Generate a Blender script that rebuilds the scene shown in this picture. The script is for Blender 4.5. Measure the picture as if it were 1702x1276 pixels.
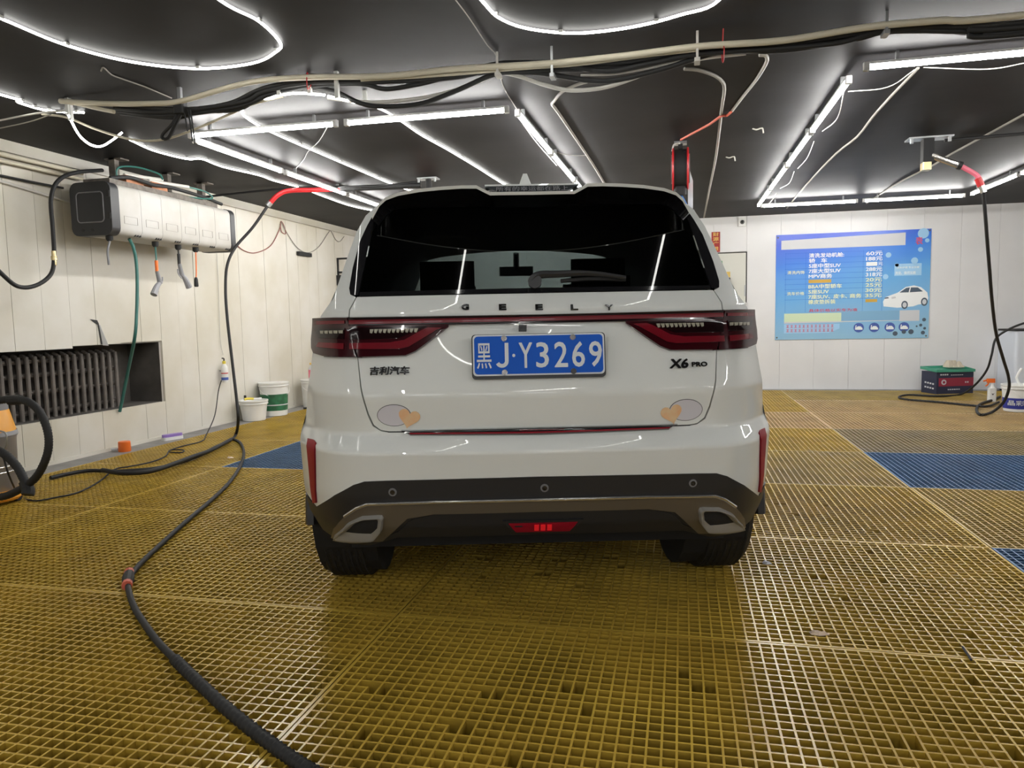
import bpy, bmesh, math, random
from mathutils import Vector, Matrix
from mathutils.geometry import delaunay_2d_cdt
random.seed(7)
for o in list(bpy.data.objects): bpy.data.objects.remove(o)
SC=bpy.context.scene; COL=SC.collection
# ---------------------------------------------------------------- camera (1702x1276 frame)
F=1213.2; H=1.102; CX,CY=851.0,638.0; VP=(1131.7,523.75); ROLL=.02
Yc=Vector((VP[0]-CX,CY-VP[1],-F)).normalized()
Uc=Vector((1,ROLL,0)).cross(Yc).normalized()
if Uc.y<0: Uc=-Uc
Xc=Yc.cross(Uc)
cd=bpy.data.cameras.new('camera'); cam=bpy.data.objects.new('camera',cd); COL.objects.link(cam)
cam.matrix_world=Matrix(((Xc.x,Xc.y,Xc.z,0),(Yc.x,Yc.y,Yc.z,0),(Uc.x,Uc.y,Uc.z,H),(0,0,0,1)))
cd.sensor_fit='HORIZONTAL'; cd.sensor_width=36; cd.lens=F*36/1702; cd.clip_start=.02
SC.camera=cam
# ---------------------------------------------------------------- world, exposure
w=bpy.data.worlds.new('world'); SC.world=w; w.use_nodes=True
w.node_tree.nodes['Background'].inputs[0].default_value=(.8,.85,.9,1); w.node_tree.nodes['Background'].inputs[1].default_value=.02
SC.view_settings.view_transform='Standard'; SC.view_settings.look='None'; SC.view_settings.gamma=1
SC.view_settings.use_curve_mapping=False; SC.view_settings.exposure=0.1
TUBE_E=86.0; STRIP_E=18.0; WINDOW_E=5.0
# ---------------------------------------------------------------- pixel helpers (a pixel is a direction; the plane gives distance)
def ray(u,v):
    d=Vector((u-CX,CY-v,-F)); return Vector((d.dot(Xc),d.dot(Yc),d.dot(Uc)))
def at(u,v,ax,val):
    r=ray(u,v); o=Vector((0,0,H)); return o+r*((val-o[ax])/r[ax])
def fl(u,v,z=0.0): return at(u,v,2,z)
XL,YB,ZC=-4.95,11.195,2.507      # left wall, back wall, ceiling
XR,YF=6.29,-4.6
# ---------------------------------------------------------------- materials
def mat(name,col,rough=.5,metal=0,noise=0,nscale=8,bump=0,bscale=60,coat=0,emit=None,es=1,col2=None,alpha=None,spec=None,stretch=None):
    m=bpy.data.materials.new(name); m.use_nodes=True; N=m.node_tree.nodes; L=m.node_tree.links
    b=N['Principled BSDF']; b.inputs['Base Color'].default_value=(*col,1); b.inputs['Roughness'].default_value=rough; b.inputs['Metallic'].default_value=metal
    if coat: b.inputs['Coat Weight'].default_value=coat; b.inputs['Coat Roughness'].default_value=.015
    if spec is not None: b.inputs['Specular IOR Level'].default_value=spec
    if emit: b.inputs['Emission Color'].default_value=(*emit,1); b.inputs['Emission Strength'].default_value=es
    if noise or bump:
        tc=N.new('ShaderNodeTexCoord'); mp=N.new('ShaderNodeMapping'); L.new(tc.outputs['Object'],mp.inputs[0])
        if stretch: mp.inputs['Scale'].default_value=stretch
    if noise:
        n=N.new('ShaderNodeTexNoise'); n.inputs['Scale'].default_value=nscale; n.inputs['Detail'].default_value=5; L.new(mp.outputs[0],n.inputs['Vector'])
        r=N.new('ShaderNodeValToRGB'); c2=col2 or tuple(c*(1-noise) for c in col)
        r.color_ramp.elements[0].position=.35; r.color_ramp.elements[1].position=.62
        r.color_ramp.elements[0].color=(*c2,1); r.color_ramp.elements[1].color=(*col,1)
        L.new(n.outputs['Fac'],r.inputs[0]); L.new(r.outputs[0],b.inputs['Base Color'])
    if bump:
        n2=N.new('ShaderNodeTexNoise'); n2.inputs['Scale'].default_value=bscale; n2.inputs['Detail'].default_value=3; L.new(mp.outputs[0],n2.inputs['Vector'])
        bp=N.new('ShaderNodeBump'); bp.inputs['Strength'].default_value=bump; bp.inputs['Distance'].default_value=.02
        L.new(n2.outputs['Fac'],bp.inputs['Height']); L.new(bp.outputs[0],b.inputs['Normal'])
    return m
def emis(name,col,s):
    m=bpy.data.materials.new(name); m.use_nodes=True; N=m.node_tree.nodes; N.remove(N['Principled BSDF'])
    e=N.new('ShaderNodeEmission'); e.inputs[0].default_value=(*col,1); e.inputs[1].default_value=s
    m.node_tree.links.new(e.outputs[0],N['Material Output'].inputs[0]); return m
def tinted(name,tint,ior=1.5):
    m=bpy.data.materials.new(name); m.use_nodes=True; N=m.node_tree.nodes; L=m.node_tree.links; N.remove(N['Principled BSDF'])
    t=N.new('ShaderNodeBsdfTransparent'); t.inputs[0].default_value=(*tint,1)
    g=N.new('ShaderNodeBsdfGlossy'); g.inputs['Roughness'].default_value=.01
    f=N.new('ShaderNodeFresnel'); x=N.new('ShaderNodeMixShader'); ge=N.new('ShaderNodeNewGeometry'); mm=N.new('ShaderNodeMath'); mm.operation='MULTIPLY_ADD'; mm.inputs[1].default_value=1/ior-ior; mm.inputs[2].default_value=ior; L.new(ge.outputs['Backfacing'],mm.inputs[0]); L.new(mm.outputs[0],f.inputs[0])
    L.new(f.outputs[0],x.inputs[0]); L.new(t.outputs[0],x.inputs[1]); L.new(g.outputs[0],x.inputs[2]); L.new(x.outputs[0],N['Material Output'].inputs[0]); return m
M={}
M['concrete']=mat('wet_concrete',(.018,.016,.014),.35,noise=.5,nscale=3,bump=.2)
M['ledge']=mat('grey_concrete',(.26,.25,.24),.6,noise=.3,nscale=5)
M['ceiling']=mat('dark_ceiling_film',(.030,.029,.031),.55,noise=.35,nscale=1.2,bump=.1,bscale=2.5,spec=.09)
M['wall_l']=mat('cream_wall_panel',(.67,.645,.59),.4,noise=.12,nscale=1.5,col2=(.58,.545,.455),bump=.03,bscale=3)
M['wall_b']=mat('white_wall_panel',(.78,.78,.79),.35,noise=.08,nscale=1.2,bump=.03,bscale=3)
M['wallcore']=mat('wall_core',(.45,.43,.40),.8)
M['recess']=mat('dark_plaster',(.10,.09,.08),.9,noise=.4,nscale=4)
M['iron']=mat('cast_iron',(.16,.14,.125),.55,noise=.35,nscale=9)
Y_=(.72,.49,.075)
M['y1']=mat('yellow_plastic',Y_,.26,noise=.3,nscale=1.1,col2=(.50,.31,.045))
M['y2']=mat('yellow_plastic_worn',(.68,.48,.13),.27,noise=.3,nscale=1.3,col2=(.55,.40,.18))
M['y3']=mat('yellow_plastic_greyed',(.40,.31,.13),.3,noise=.3,nscale=1.6,col2=(.34,.28,.2))
M['y4']=mat('yellow_plastic_pale',(.70,.51,.24),.3,noise=.2,nscale=1.0,col2=(.66,.42,.2))
for k_,c_ in (('y1',(.44,.285,.032)),('y2',(.38,.26,.055)),('y3',(.24,.185,.075)),('y4',(.42,.29,.11)),('blue',(.035,.09,.19))): M[k_+'_side']=mat(k_+'_darker_side',c_,.45,noise=.35,nscale=4)  # darker tone for every grating face but the top
M['blue']=mat('blue_plastic',(.07,.17,.33),.38,noise=.2,nscale=2)
M['paint']=mat('pearl_white_paint',(.80,.82,.80),.55,coat=1,spec=.2)
M['black_gloss']=mat('gloss_black',(.012,.012,.014),.06,coat=.6)
M['black_plastic']=mat('textured_black_plastic',(.022,.022,.024),.42)
M['rubber']=mat('black_rubber',(.014,.014,.015),.65)
M['tyre']=mat('tyre_rubber',(.012,.012,.013),.6,bump=.2,bscale=80)
M['bronze']=mat('satin_bronze',(.20,.175,.14),.33,metal=.55)
M['silver']=mat('satin_silver',(.62,.60,.57),.25,metal=.9)
M['satin']=mat('satin_silver_paint',(.36,.355,.34),.32,metal=.35)
M['chrome']=mat('chrome',(.75,.75,.77),.08,metal=1)
M['darkchrome']=mat('dark_chrome',(.10,.10,.105),.15,metal=.9)
M['lamp_red']=mat('dark_red_lens',(.035,.002,.005),.15,coat=.45,spec=.3)
M['red_lens']=mat('red_lens',(.17,.006,.014),.2,coat=.5,spec=.3)
M['reflector']=mat('reflector_red',(.30,.006,.02),.4,spec=.25)
M['lamp_black']=mat('smoked_lens',(.010,.003,.004),.1,coat=.4,spec=.3)
M['lamp_clear']=mat('clear_lens',(.36,.34,.27),.25,coat=.5)
M['fog_on']=mat('glowing_red',(.3,.005,.005),.2,emit=(1,.02,.03),es=.3)
M['glass']=tinted('tinted_glass',(.125,.15,.15),1.5)
M['windscreen']=tinted('windscreen_glass',(.8,.86,.84))
M['cabin']=mat('dark_cabin',(.012,.012,.013),.8)
M['plate_blue']=mat('plate_blue',(.004,.105,.60),.45,spec=.2)
M['plate_white']=mat('plate_white',(.72,.76,.8),.4)
M['peach']=mat('peach_print',(.85,.50,.27),.4,noise=.2,nscale=30,col2=(.83,.6,.36))
M['sticker']=mat('pale_lilac_print',(.66,.64,.69),.4)
M['ink']=mat('grey_ink',(.05,.05,.06),.5)
M['white_plastic']=mat('white_plastic',(.78,.78,.76),.35,noise=.08,nscale=6)
M['grimy_white']=mat('grimy_white_cover',(.46,.45,.43),.5,noise=.15,nscale=3,col2=(.40,.38,.34),spec=.25)
M['end_black']=mat('black_cover',(.022,.023,.026),.45)
M['galv']=mat('galvanised_steel',(.45,.46,.47),.35,metal=.8)
M['rust']=mat('rusty_steel',(.16,.14,.12),.7,noise=.4,nscale=20)
M['brick']=mat('wood_block',(.42,.18,.09),.8,noise=.3,nscale=20)
M['green_hose']=mat('green_hose',(.035,.15,.13),.4)
M['green']=mat('green_print',(.03,.17,.08),.5,noise=.6,nscale=14,col2=(.02,.09,.04))
M['tray']=mat('green_tray',(.06,.33,.22),.5)
M['orange']=mat('orange_plastic',(.80,.35,.03),.4)
M['orange2']=mat('orange_red_plastic',(.80,.16,.02),.4)
M['red']=mat('red_plastic',(.55,.02,.025),.4)
M['salmon']=mat('salmon_hose',(.65,.13,.08),.45)
M['dullred']=mat('dull_red_cable',(.30,.12,.10),.6)
M['grey_plastic']=mat('grey_plastic',(.20,.20,.21),.45)
M['midgrey']=mat('mid_grey_plastic',(.30,.30,.32),.45)
M['drum']=mat('brushed_drum',(.30,.29,.29),.35,metal=.5)
M['conduit']=mat('cream_conduit',(.62,.57,.45),.5)
M['conduit_w']=mat('white_conduit',(.60,.58,.54),.5)
M['wire_grey']=mat('grey_wire',(.30,.28,.25),.6)
M['housing']=mat('lamp_housing',(.70,.70,.70),.4)
M['tube']=emis('lit_tube',(1,.985,.95),TUBE_E)
M['strip']=emis('lit_strip',(1,.99,.93),STRIP_E)
M['stripoff']=mat('strip_tape',(.55,.55,.53),.4)
M['window']=emis('daylight_window',(.92,.97,1),WINDOW_E)
M['door']=mat('door_paint',(.66,.66,.60),.4)
M['gap']=mat('dark_gap',(.03,.03,.03),.8)
M['banner']=mat('red_banner',(.36,.03,.03),.6)
M['gold']=mat('gold_print',(.75,.48,.12),.5)
M['yellow_print']=mat('yellow_print',(.75,.52,.12),.5)
M['green_line']=mat('green_line',(.12,.45,.2),.5)
M['pale_print']=mat('pale_print',(.62,.63,.66),.5)
M['white_print']=mat('white_print',(.85,.87,.88),.5)
M['cream_print']=mat('cream_print',(.80,.83,.52),.5)
M['lime_print']=mat('lime_print',(.63,.75,.52),.5)
M['sky_print']=mat('sky_print',(.22,.43,.64),.5)
M['red_print']=mat('red_print',(.66,.08,.14),.5)
M['amber_print']=mat('amber_print',(.62,.38,.06),.5)
M['navy']=mat('navy_print',(.02,.025,.06),.4)
M['royal']=mat('royal_print',(.03,.04,.27),.4)
M['maroon']=mat('maroon_print',(.28,.02,.05),.4)
M['bubble']=mat('bubble_print',(.35,.60,.85),.4)
M['dot']=mat('dark_dot_print',(.07,.10,.14),.5)
M['icon']=mat('icon_print',(.06,.11,.40),.5)
M['pink']=mat('pink_label',(.78,.18,.26),.4)
M['purple']=mat('purple_plastic',(.28,.18,.52),.4)
M['blue_hose']=mat('blue_hose',(.03,.16,.5),.4)
M['paper']=mat('paper_scrap',(.75,.6,.45),.8)
M['cloth']=mat('crumpled_cloth',(.55,.48,.38),.9)
M['cloth_black']=mat('black_cloth',(.015,.015,.016),.8)
M['yellow']=mat('yellow_plastic_cap',(.75,.6,.06),.4)
M['machine']=mat('machine_white',(.68,.72,.80),.3)
M['brass']=mat('brass',(.55,.45,.25),.3,metal=.9)
M['hoarding']=mat('shutter_grey',(.55,.54,.5),.5)
def poster_mat():
    m=bpy.data.materials.new('poster_print'); m.use_nodes=True; N=m.node_tree.nodes; L=m.node_tree.links; b=N['Principled BSDF']; b.inputs['Roughness'].default_value=.3
    tc=N.new('ShaderNodeTexCoord'); s=N.new('ShaderNodeSeparateXYZ'); L.new(tc.outputs['Generated'],s.inputs[0])
    r=N.new('ShaderNodeValToRGB'); e=r.color_ramp.elements; e[0].position=0; e[0].color=(.30,.53,.72,1); e[1].position=1; e[1].color=(.045,.11,.68,1)
    k=e.new(.45); k.color=(.14,.40,.75,1); k=e.new(.75); k.color=(.05,.22,.76,1)
    n=N.new('ShaderNodeTexNoise'); n.inputs['Scale'].default_value=2.5; L.new(tc.outputs['Generated'],n.inputs[0])
    a=N.new('ShaderNodeMath'); a.operation='MULTIPLY_ADD'; a.inputs[1].default_value=.35; L.new(n.outputs['Fac'],a.inputs[0]); 
    d=N.new('ShaderNodeMath'); d.operation='MULTIPLY_ADD'; d.inputs[1].default_value=-.22; L.new(s.outputs['X'],d.inputs[0]); L.new(s.outputs['Z'],d.inputs[2])
    L.new(d.outputs[0],a.inputs[2]); o2=N.new('ShaderNodeMath'); o2.operation='SUBTRACT'; o2.inputs[1].default_value=.1; L.new(a.outputs[0],o2.inputs[0])
    L.new(o2.outputs[0],r.inputs[0]); L.new(r.outputs[0],b.inputs['Base Color']); return m
M['poster']=poster_mat()
# ---------------------------------------------------------------- mesh builder
def catmull(pts,n=6):
    pts=[Vector(p) for p in pts]
    if len(pts)<3: return pts
    P=[2*pts[0]-pts[1]]+pts+[2*pts[-1]-pts[-2]]; out=[]
    for i in range(1,len(P)-2):
        a,b,c,d=P[i-1:i+3]
        for k in range(n):
            t=k/n; out.append(.5*((2*b)+(c-a)*t+(2*a-5*b+4*c-d)*t*t+(3*b-3*c+d-a)*t**3))
    out.append(pts[-1]); return out
class MB:
    def __init__(s): s.v=[]; s.f=[]
    def add(s,vs,fs):
        k=len(s.v); s.v+=[tuple(p) for p in vs]; s.f+=[tuple(i+k for i in f) for f in fs]; return s
    def box(s,a,b):
        (x0,y0,z0),(x1,y1,z1)=a,b
        return s.add([(x0,y0,z0),(x1,y0,z0),(x1,y1,z0),(x0,y1,z0),(x0,y0,z1),(x1,y0,z1),(x1,y1,z1),(x0,y1,z1)],
            [(0,3,2,1),(4,5,6,7),(0,1,5,4),(1,2,6,5),(2,3,7,6),(3,0,4,7)])
    def rbox(s,a,b,r=.01,n=3):       # box rounded about the vertical (z) edges, then capped
        (x0,y0,z0),(x1,y1,z1)=a,b; pts=[]
        for cx,cy,a0 in ((x1-r,y1-r,0),(x0+r,y1-r,90),(x0+r,y0+r,180),(x1-r,y0+r,270)):
            for k in range(n+1):
                t=math.radians(a0+90*k/n); pts.append((cx+r*math.cos(t),cy+r*math.sin(t)))
        return s.prism([Vector((p[0],p[1],z0)) for p in pts],Vector((0,0,z1-z0)))
    def prism(s,pts,d):
        n=len(pts); d=Vector(d)
        vs=[Vector(p) for p in pts]; vs=vs+[p+d for p in vs]
        return s.add(vs,[tuple(range(n))[::-1],tuple(range(n,2*n))]+[(i,(i+1)%n,n+(i+1)%n,n+i) for i in range(n)])
    def tube(s,pts,r,seg=8,smooth=6,caps=True):
        P=catmull(pts,smooth) if smooth else [Vector(p) for p in pts]
        n=len(P); R=r if callable(r) else (lambda t:r); base=len(s.v); up=None; vs=[]
        for i in range(n):
            t=(P[min(i+1,n-1)]-P[max(i-1,0)])
            if t.length<1e-9: t=Vector((0,0,1))
            t.normalize()
            if up is None:
                up=Vector((0,0,1)) if abs(t.z)<.9 else Vector((1,0,0))
            a=(up-t*up.dot(t))
            if a.length<1e-6: a=Vector((1,0,0)).cross(t)
            a.normalize(); up=a; b=t.cross(a); rr=R(i/(n-1))
            for k in range(seg):
                q=2*math.pi*k/seg; vs.append(P[i]+(a*math.cos(q)+b*math.sin(q))*rr)
        fs=[(i*seg+k,i*seg+(k+1)%seg,(i+1)*seg+(k+1)%seg,(i+1)*seg+k) for i in range(n-1) for k in range(seg)]
        if caps: fs+=[tuple(range(seg))[::-1],tuple(range((n-1)*seg,n*seg))]
        return s.add(vs,fs)
    def lathe(s,prof,c=(0,0,0),seg=24,axis='z'):
        vs=[]; c=Vector(c)
        for r,h in prof:
            for k in range(seg):
                q=2*math.pi*k/seg; a,b=r*math.cos(q),r*math.sin(q)
                vs.append(c+Vector((a,b,h) if axis=='z' else ((h,a,b) if axis=='x' else (b,h,a))))
        n=len(prof)
        fs=[(i*seg+k,i*seg+(k+1)%seg,(i+1)*seg+(k+1)%seg,(i+1)*seg+k) for i in range(n-1) for k in range(seg)]
        if prof[0][0]>1e-6: fs.append(tuple(range(seg))[::-1])
        if prof[-1][0]>1e-6: fs.append(tuple(range((n-1)*seg,n*seg)))
        return s.add(vs,fs)
    def mesh(s,name,m,smooth=False,angle=35):
        me=bpy.data.meshes.new(name); me.from_pydata(s.v,[],s.f); me.update(); me.materials.append(M[m] if isinstance(m,str) else m)
        if smooth:
            me.polygons.foreach_set('use_smooth',[True]*len(me.polygons))
            try: me.set_sharp_from_angle(angle=math.radians(angle))
            except Exception: pass
        return me
    def build(s,name,m,parent=None,smooth=False,angle=35): return link(name,s.mesh(name,m,smooth,angle),parent)
def link(name,me,parent=None,loc=None):
    o=bpy.data.objects.new(name,me); COL.objects.link(o)
    if parent: o.parent=parent
    if loc is not None: o.location=loc
    return o
def tag(o,label,cat,group=None):
    o['label']=label; o['category']=cat
    if group: o['group']=group
    return o
def thing(name,label,cat,loc=(0,0,0),rz=0,group=None):
    o=link(name,None); o.location=loc; o.rotation_euler=(0,0,rz); o.empty_display_size=.05; return tag(o,label,cat,group)
def struct(o): o['kind']='structure'; return o
def recentre(o):
    "move a mesh object's origin to the bottom centre of its bounds"
    me=o.data; vs=[v.co for v in me.vertices]
    c=Vector(((min(v.x for v in vs)+max(v.x for v in vs))/2,(min(v.y for v in vs)+max(v.y for v in vs))/2,min(v.z for v in vs)))
    me.transform(Matrix.Translation(-c)); o.location=c; return o
def text_mesh(body,w,h,t=.002,bold=0,keep=False):
    "lettering as a mesh in the x-y plane, fitted to w x h, centred, thickness t"
    cu=bpy.data.curves.new('lettering','FONT'); cu.body=body; cu.size=1; cu.extrude=.5; cu.resolution_u=3
    o=bpy.data.objects.new('lettering',cu); COL.objects.link(o); bpy.context.view_layer.update()
    me=bpy.data.meshes.new_from_object(o.evaluated_get(bpy.context.evaluated_depsgraph_get())); bpy.data.objects.remove(o); bpy.data.curves.remove(cu)
    if not me.vertices: return me
    if bold:      # heavier weight: the glyph repeated with small shifts
        V=[v.co.copy() for v in me.vertices]; Fs=[tuple(p.vertices) for p in me.polygons]; vs=[];fs=[]
        for q in range(6):
            dx,dy=bold*math.cos(q*math.pi/3),bold*math.sin(q*math.pi/3); k=len(vs)
            vs+=[(v.x+dx,v.y+dy,v.z+q*.02) for v in V]; fs+=[tuple(i+k for i in f) for f in Fs]
        bpy.data.meshes.remove(me); me=bpy.data.meshes.new('lettering'); me.from_pydata(vs,[],fs); me.update()
    xs=[v.co.x for v in me.vertices]; ys=[v.co.y for v in me.vertices]
    sx=w/(max(xs)-min(xs)); sy=h/(max(ys)-min(ys))
    if keep: sx=sy=min(sx,sy)
    mx,my=(max(xs)+min(xs))/2,(max(ys)+min(ys))/2
    for v in me.vertices: v.co=((v.co.x-mx)*sx,(v.co.y-my)*sy,v.co.z*t)
    return me
def put_text(name,body,w,h,m,origin,ux,uy,parent=None,t=.002,bold=0,keep=False):
    me=text_mesh(body,w,h,t,bold,keep); ux=Vector(ux).normalized(); uy=Vector(uy).normalized(); n=ux.cross(uy); o=Vector(origin)
    for v in me.vertices: v.co=o+ux*v.co.x+uy*v.co.y+n*v.co.z
    me.materials.clear(); me.materials.append(M[m]); return link(name,me,parent)
def disc(r,n=16): return [(r*math.cos(2*math.pi*k/n),r*math.sin(2*math.pi*k/n)) for k in range(n)]
# ================================================================ STRUCTURE
struct(MB().box((XL-.4,YF-.2,-.24),(XR+.2,YB+.3,-.16)).build('floor','concrete'))
struct(MB().box((XL-.4,YF-.2,ZC),(XR+.2,YB+.3,ZC+.12)).build('ceiling','ceiling'))
GX0=-1.039; GY0=2.496; PW,PD=2.44,1.22
GXL=GX0-PW-1.22                      # left edge of the grating field
lf=MB().box((XL,YF,-.16),(GXL-.004,YB,.0)); lf.box((GXL-.004,GY0+7*PD+.004,-.16),(XR,YB,.0))
struct(lf.build('floor_ledge','ledge'))
# wall_left with an opening for the radiator, faced with panels
OY0,OY1,OZ0,OZ1=3.85,6.16,.36,.945
wl=MB().box((XL-.4,YF,-.16),(XL-.02,OY0,ZC)); wl.box((XL-.4,OY1,-.16),(XL-.02,YB+.3,ZC)); wl.box((XL-.4,OY0,-.16),(XL-.02,OY1,OZ0)); wl.box((XL-.4,OY0,OZ1),(XL-.02,OY1,ZC))
wall_left=struct(wl.build('wall_left','wallcore'))
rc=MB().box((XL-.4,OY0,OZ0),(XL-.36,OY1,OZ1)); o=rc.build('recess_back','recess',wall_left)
MB().box((XL-.36,OY1-.006,OZ0),(XL-.004,OY1+.0,OZ1)).box((XL-.36,OY0,OZ0),(XL-.022,OY0+.006,OZ1)).box((XL-.36,OY0,OZ1-.006),(XL-.022,OY1,OZ1)).box((XL-.36,OY0,OZ0),(XL-.022,OY1,OZ0+.004)).build('recess_lining','recess',wall_left)  # thin dark sheets on the sides, top and bottom of the recess
PWL=.27; k=0; y=YF
while y<YB-.01:
    y1=min(y+PWL,YB); g=.0015; j=(random.random()-.5)*.004
    def pan(z0,z1,jj=0):
        b=MB().box((XL-.02,y+g,z0),(XL+j,y1-g,z1)); b.build('panel','wall_l',wall_left)
    if y1<=OY0+.02 or y>=OY1-.02: pan(.0,2.42)
    else:
        dz=random.choice((0,.012,.02,-.008))
        pan(.0,OZ0); pan(OZ1+dz-.01,2.42)
    y=y1; k+=1
# flap of a cracked panel above the opening
cy_=at(166,560,0,XL+.01).y
MB().prism([Vector((XL+.0045,cy_-.012,1.16)),Vector((XL+.0045,cy_+.004,1.13)),Vector((XL+.0045,cy_+.03,.95)),Vector((XL+.0045,cy_+.012,.95)),Vector((XL+.0045,cy_-.01,1.12)),Vector((XL+.0045,cy_-.09,1.17))],(.0015,0,0)).build('crack','gap',wall_left)
MB().add([(XL+.006,cy_+.006,1.12),(XL+.006,cy_+.032,.94),(XL+.05,cy_+.05,.935),(XL+.012,cy_+.012,1.12)],[(0,1,2,3),(3,2,1,0)]).build('broken_edge','wall_b',wall_left)
struct(MB().box((XL-.02,YF,2.42),(XL+.035,YB,ZC)).build('trim_1','wall_l'))
struct(MB().box((XL,YF,0),(XL+.012,OY0,.03)).box((XL,OY0,0),(XL+.012,YB,.03)).build('baseboard_left','wall_l'))
wall_back=struct(MB().box((XL-.4,YB+.02,-.16),(XR+.2,YB+.3,ZC)).build('wall_back','wallcore'))
x=XL; PWB=.465; DX0,DX1,DZ1=.0,.93,1.985
x=DX1-.0+0-PWB*13
while x<XR:
    x0,x1=max(x,XL),min(x+PWB,XR)
    if x1>x0+.02:
        z0=0 if (x1<=DX0+.01 or x0>=DX1-.01) else DZ1+.02
        MB().box((x0+.0012,YB,z0),(x1-.0012,YB+.02,ZC)).build('panel','wall_b',wall_back)
    x+=PWB
MB().box((-.02,YB-.004,2.40),(DX1-.08,YB+.0,ZC)).build('upper_strip','wall_b',wall_back)
wr=MB().box((XR,YF-.2,-.16),(XR+.2,YB+.3,ZC)); struct(wr.build('wall_right','wall_b'))
# wall behind the camera: roller shutter with a row of daylight windows
wall_front=struct(MB().box((XL-.4,YF-.2,-.16),(XR+.2,YF,ZC)).build('wall_front','wall_b'))
d2=struct(MB().box((-2.4,YF,0),(2.4,YF+.05,2.35)).build('door_2','hoarding'))
for i in range(8): MB().box((-2.38,YF+.05,.02+i*.29),(2.38,YF+.06,.02+i*.29+.275)).build('door_slat','hoarding',d2)
for i,cx in enumerate((-1.8,-.65,.5,1.65)):
    wn=struct(MB().box((cx-.42,YF+.06,1.22),(cx+.42,YF+.075,1.75)).build('window_%d'%(i+1),'housing'))
    for s in (-1,1): MB().box((cx+s*.2-.175,YF+.075,1.26),(cx+s*.2+.175,YF+.08,1.71)).build('pane','window',wn)
# door in the back wall
d1=struct(MB().box((DX0,YB-.004,0),(DX1-.012,YB+.02,DZ1)).build('door_1','door'))
MB().box((DX1-.012,YB-.006,0),(DX1+.004,YB+.015,DZ1+.012)).box((DX0,YB-.006,DZ1),(DX1+.004,YB+.015,DZ1+.012)).build('door_gap','gap',d1)
hx=DX1-.05
MB().box((DX1-.03,YB-.02,1.36),(DX1-.012,YB-.004,1.52)).build('hinge','galv',d1)
# ================================================================ GRATING
CELL=PW/64; BW=.0062; BH=.05
def grating_mesh(name,nx,ny,m,broken=()):
    b=MB(); W_,D_=nx*CELL,ny*CELL; g=.0022
    def bar(x0,y0,x1,y1,zt):
        k=len(b.v); b.v+=[(x0,y0,-BH),(x1,y0,-BH),(x1,y1,-BH),(x0,y1,-BH),(x0,y0,zt),(x1,y0,zt),(x1,y1,zt),(x0,y1,zt)]
        b.f+=[tuple(i+k for i in q) for q in ((4,5,6,7),(0,1,5,4),(1,2,6,5),(2,3,7,6),(3,0,4,7),(0,3,2,1))]
    bx=set(broken)
    for i in range(nx+1):
        c=min(max(i*CELL,g+BW*.85),W_-g-BW*.85)
        BX=BW/2*(1.7 if i in (0,nx) else 1)
        cuts=sorted(j for (a,i_,j) in bx if a=='v' and i_==i); y0=g
        for j in cuts: bar(c-BX,y0,c+BX,j*CELL+.004,0); y0=(j+1)*CELL-.002
        bar(c-BX,y0,c+BX,D_-g,0)
    for j in range(ny+1):
        c=min(max(j*CELL,g+BW*.85),D_-g-BW*.85); BX=BW/2*(1.7 if j in (0,ny) else 1)
        cuts=sorted(i for (a,j_,i) in bx if a=='h' and j_==j); x0=g
        for i in cuts: bar(x0,c-BX,i*CELL+.004,c+BX,-.0004); x0=(i+1)*CELL-.002
        bar(x0,c-BX,W_-g,c+BX,-.0004)
    me=b.mesh(name,m); me.materials.append(M[m+'_side'])   # top faces in the base colour, all other faces darker
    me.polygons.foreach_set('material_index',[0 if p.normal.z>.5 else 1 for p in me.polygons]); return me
rnd=random.Random(3)
def brk(n):
    out=[]
    for _ in range(n):
        i,j=rnd.randrange(3,61),rnd.randrange(3,29); out.append(('h',j,i))
        if rnd.random()<.5: out.append(('v',i,j))
        if rnd.random()<.4: out.append(('h',j,i+1))
    return out
GM={}
LAB={'y1':'yellow moulded floor grating panel with square cells, evenly bright','y2':'slightly faded yellow floor grating panel with square cells','y3':'greyed dirty yellow floor grating panel with square cells','y4':'pale pinkish yellow floor grating panel with square cells','yb':'yellow floor grating panel with a few broken cell bars'}
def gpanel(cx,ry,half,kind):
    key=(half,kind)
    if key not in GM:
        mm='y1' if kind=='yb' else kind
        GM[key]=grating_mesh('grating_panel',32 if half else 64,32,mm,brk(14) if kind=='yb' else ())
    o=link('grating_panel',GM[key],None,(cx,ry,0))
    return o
spec={(0,0):'yb',(0,1):'yb',(-1,0):'y1',(0,2):'y2',(0,3):'y1',(0,4):'y4',(0,5):'y1',(1,4):'y3',(1,5):'y4',(1,6):'y2',(1,2):'y1'}
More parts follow.
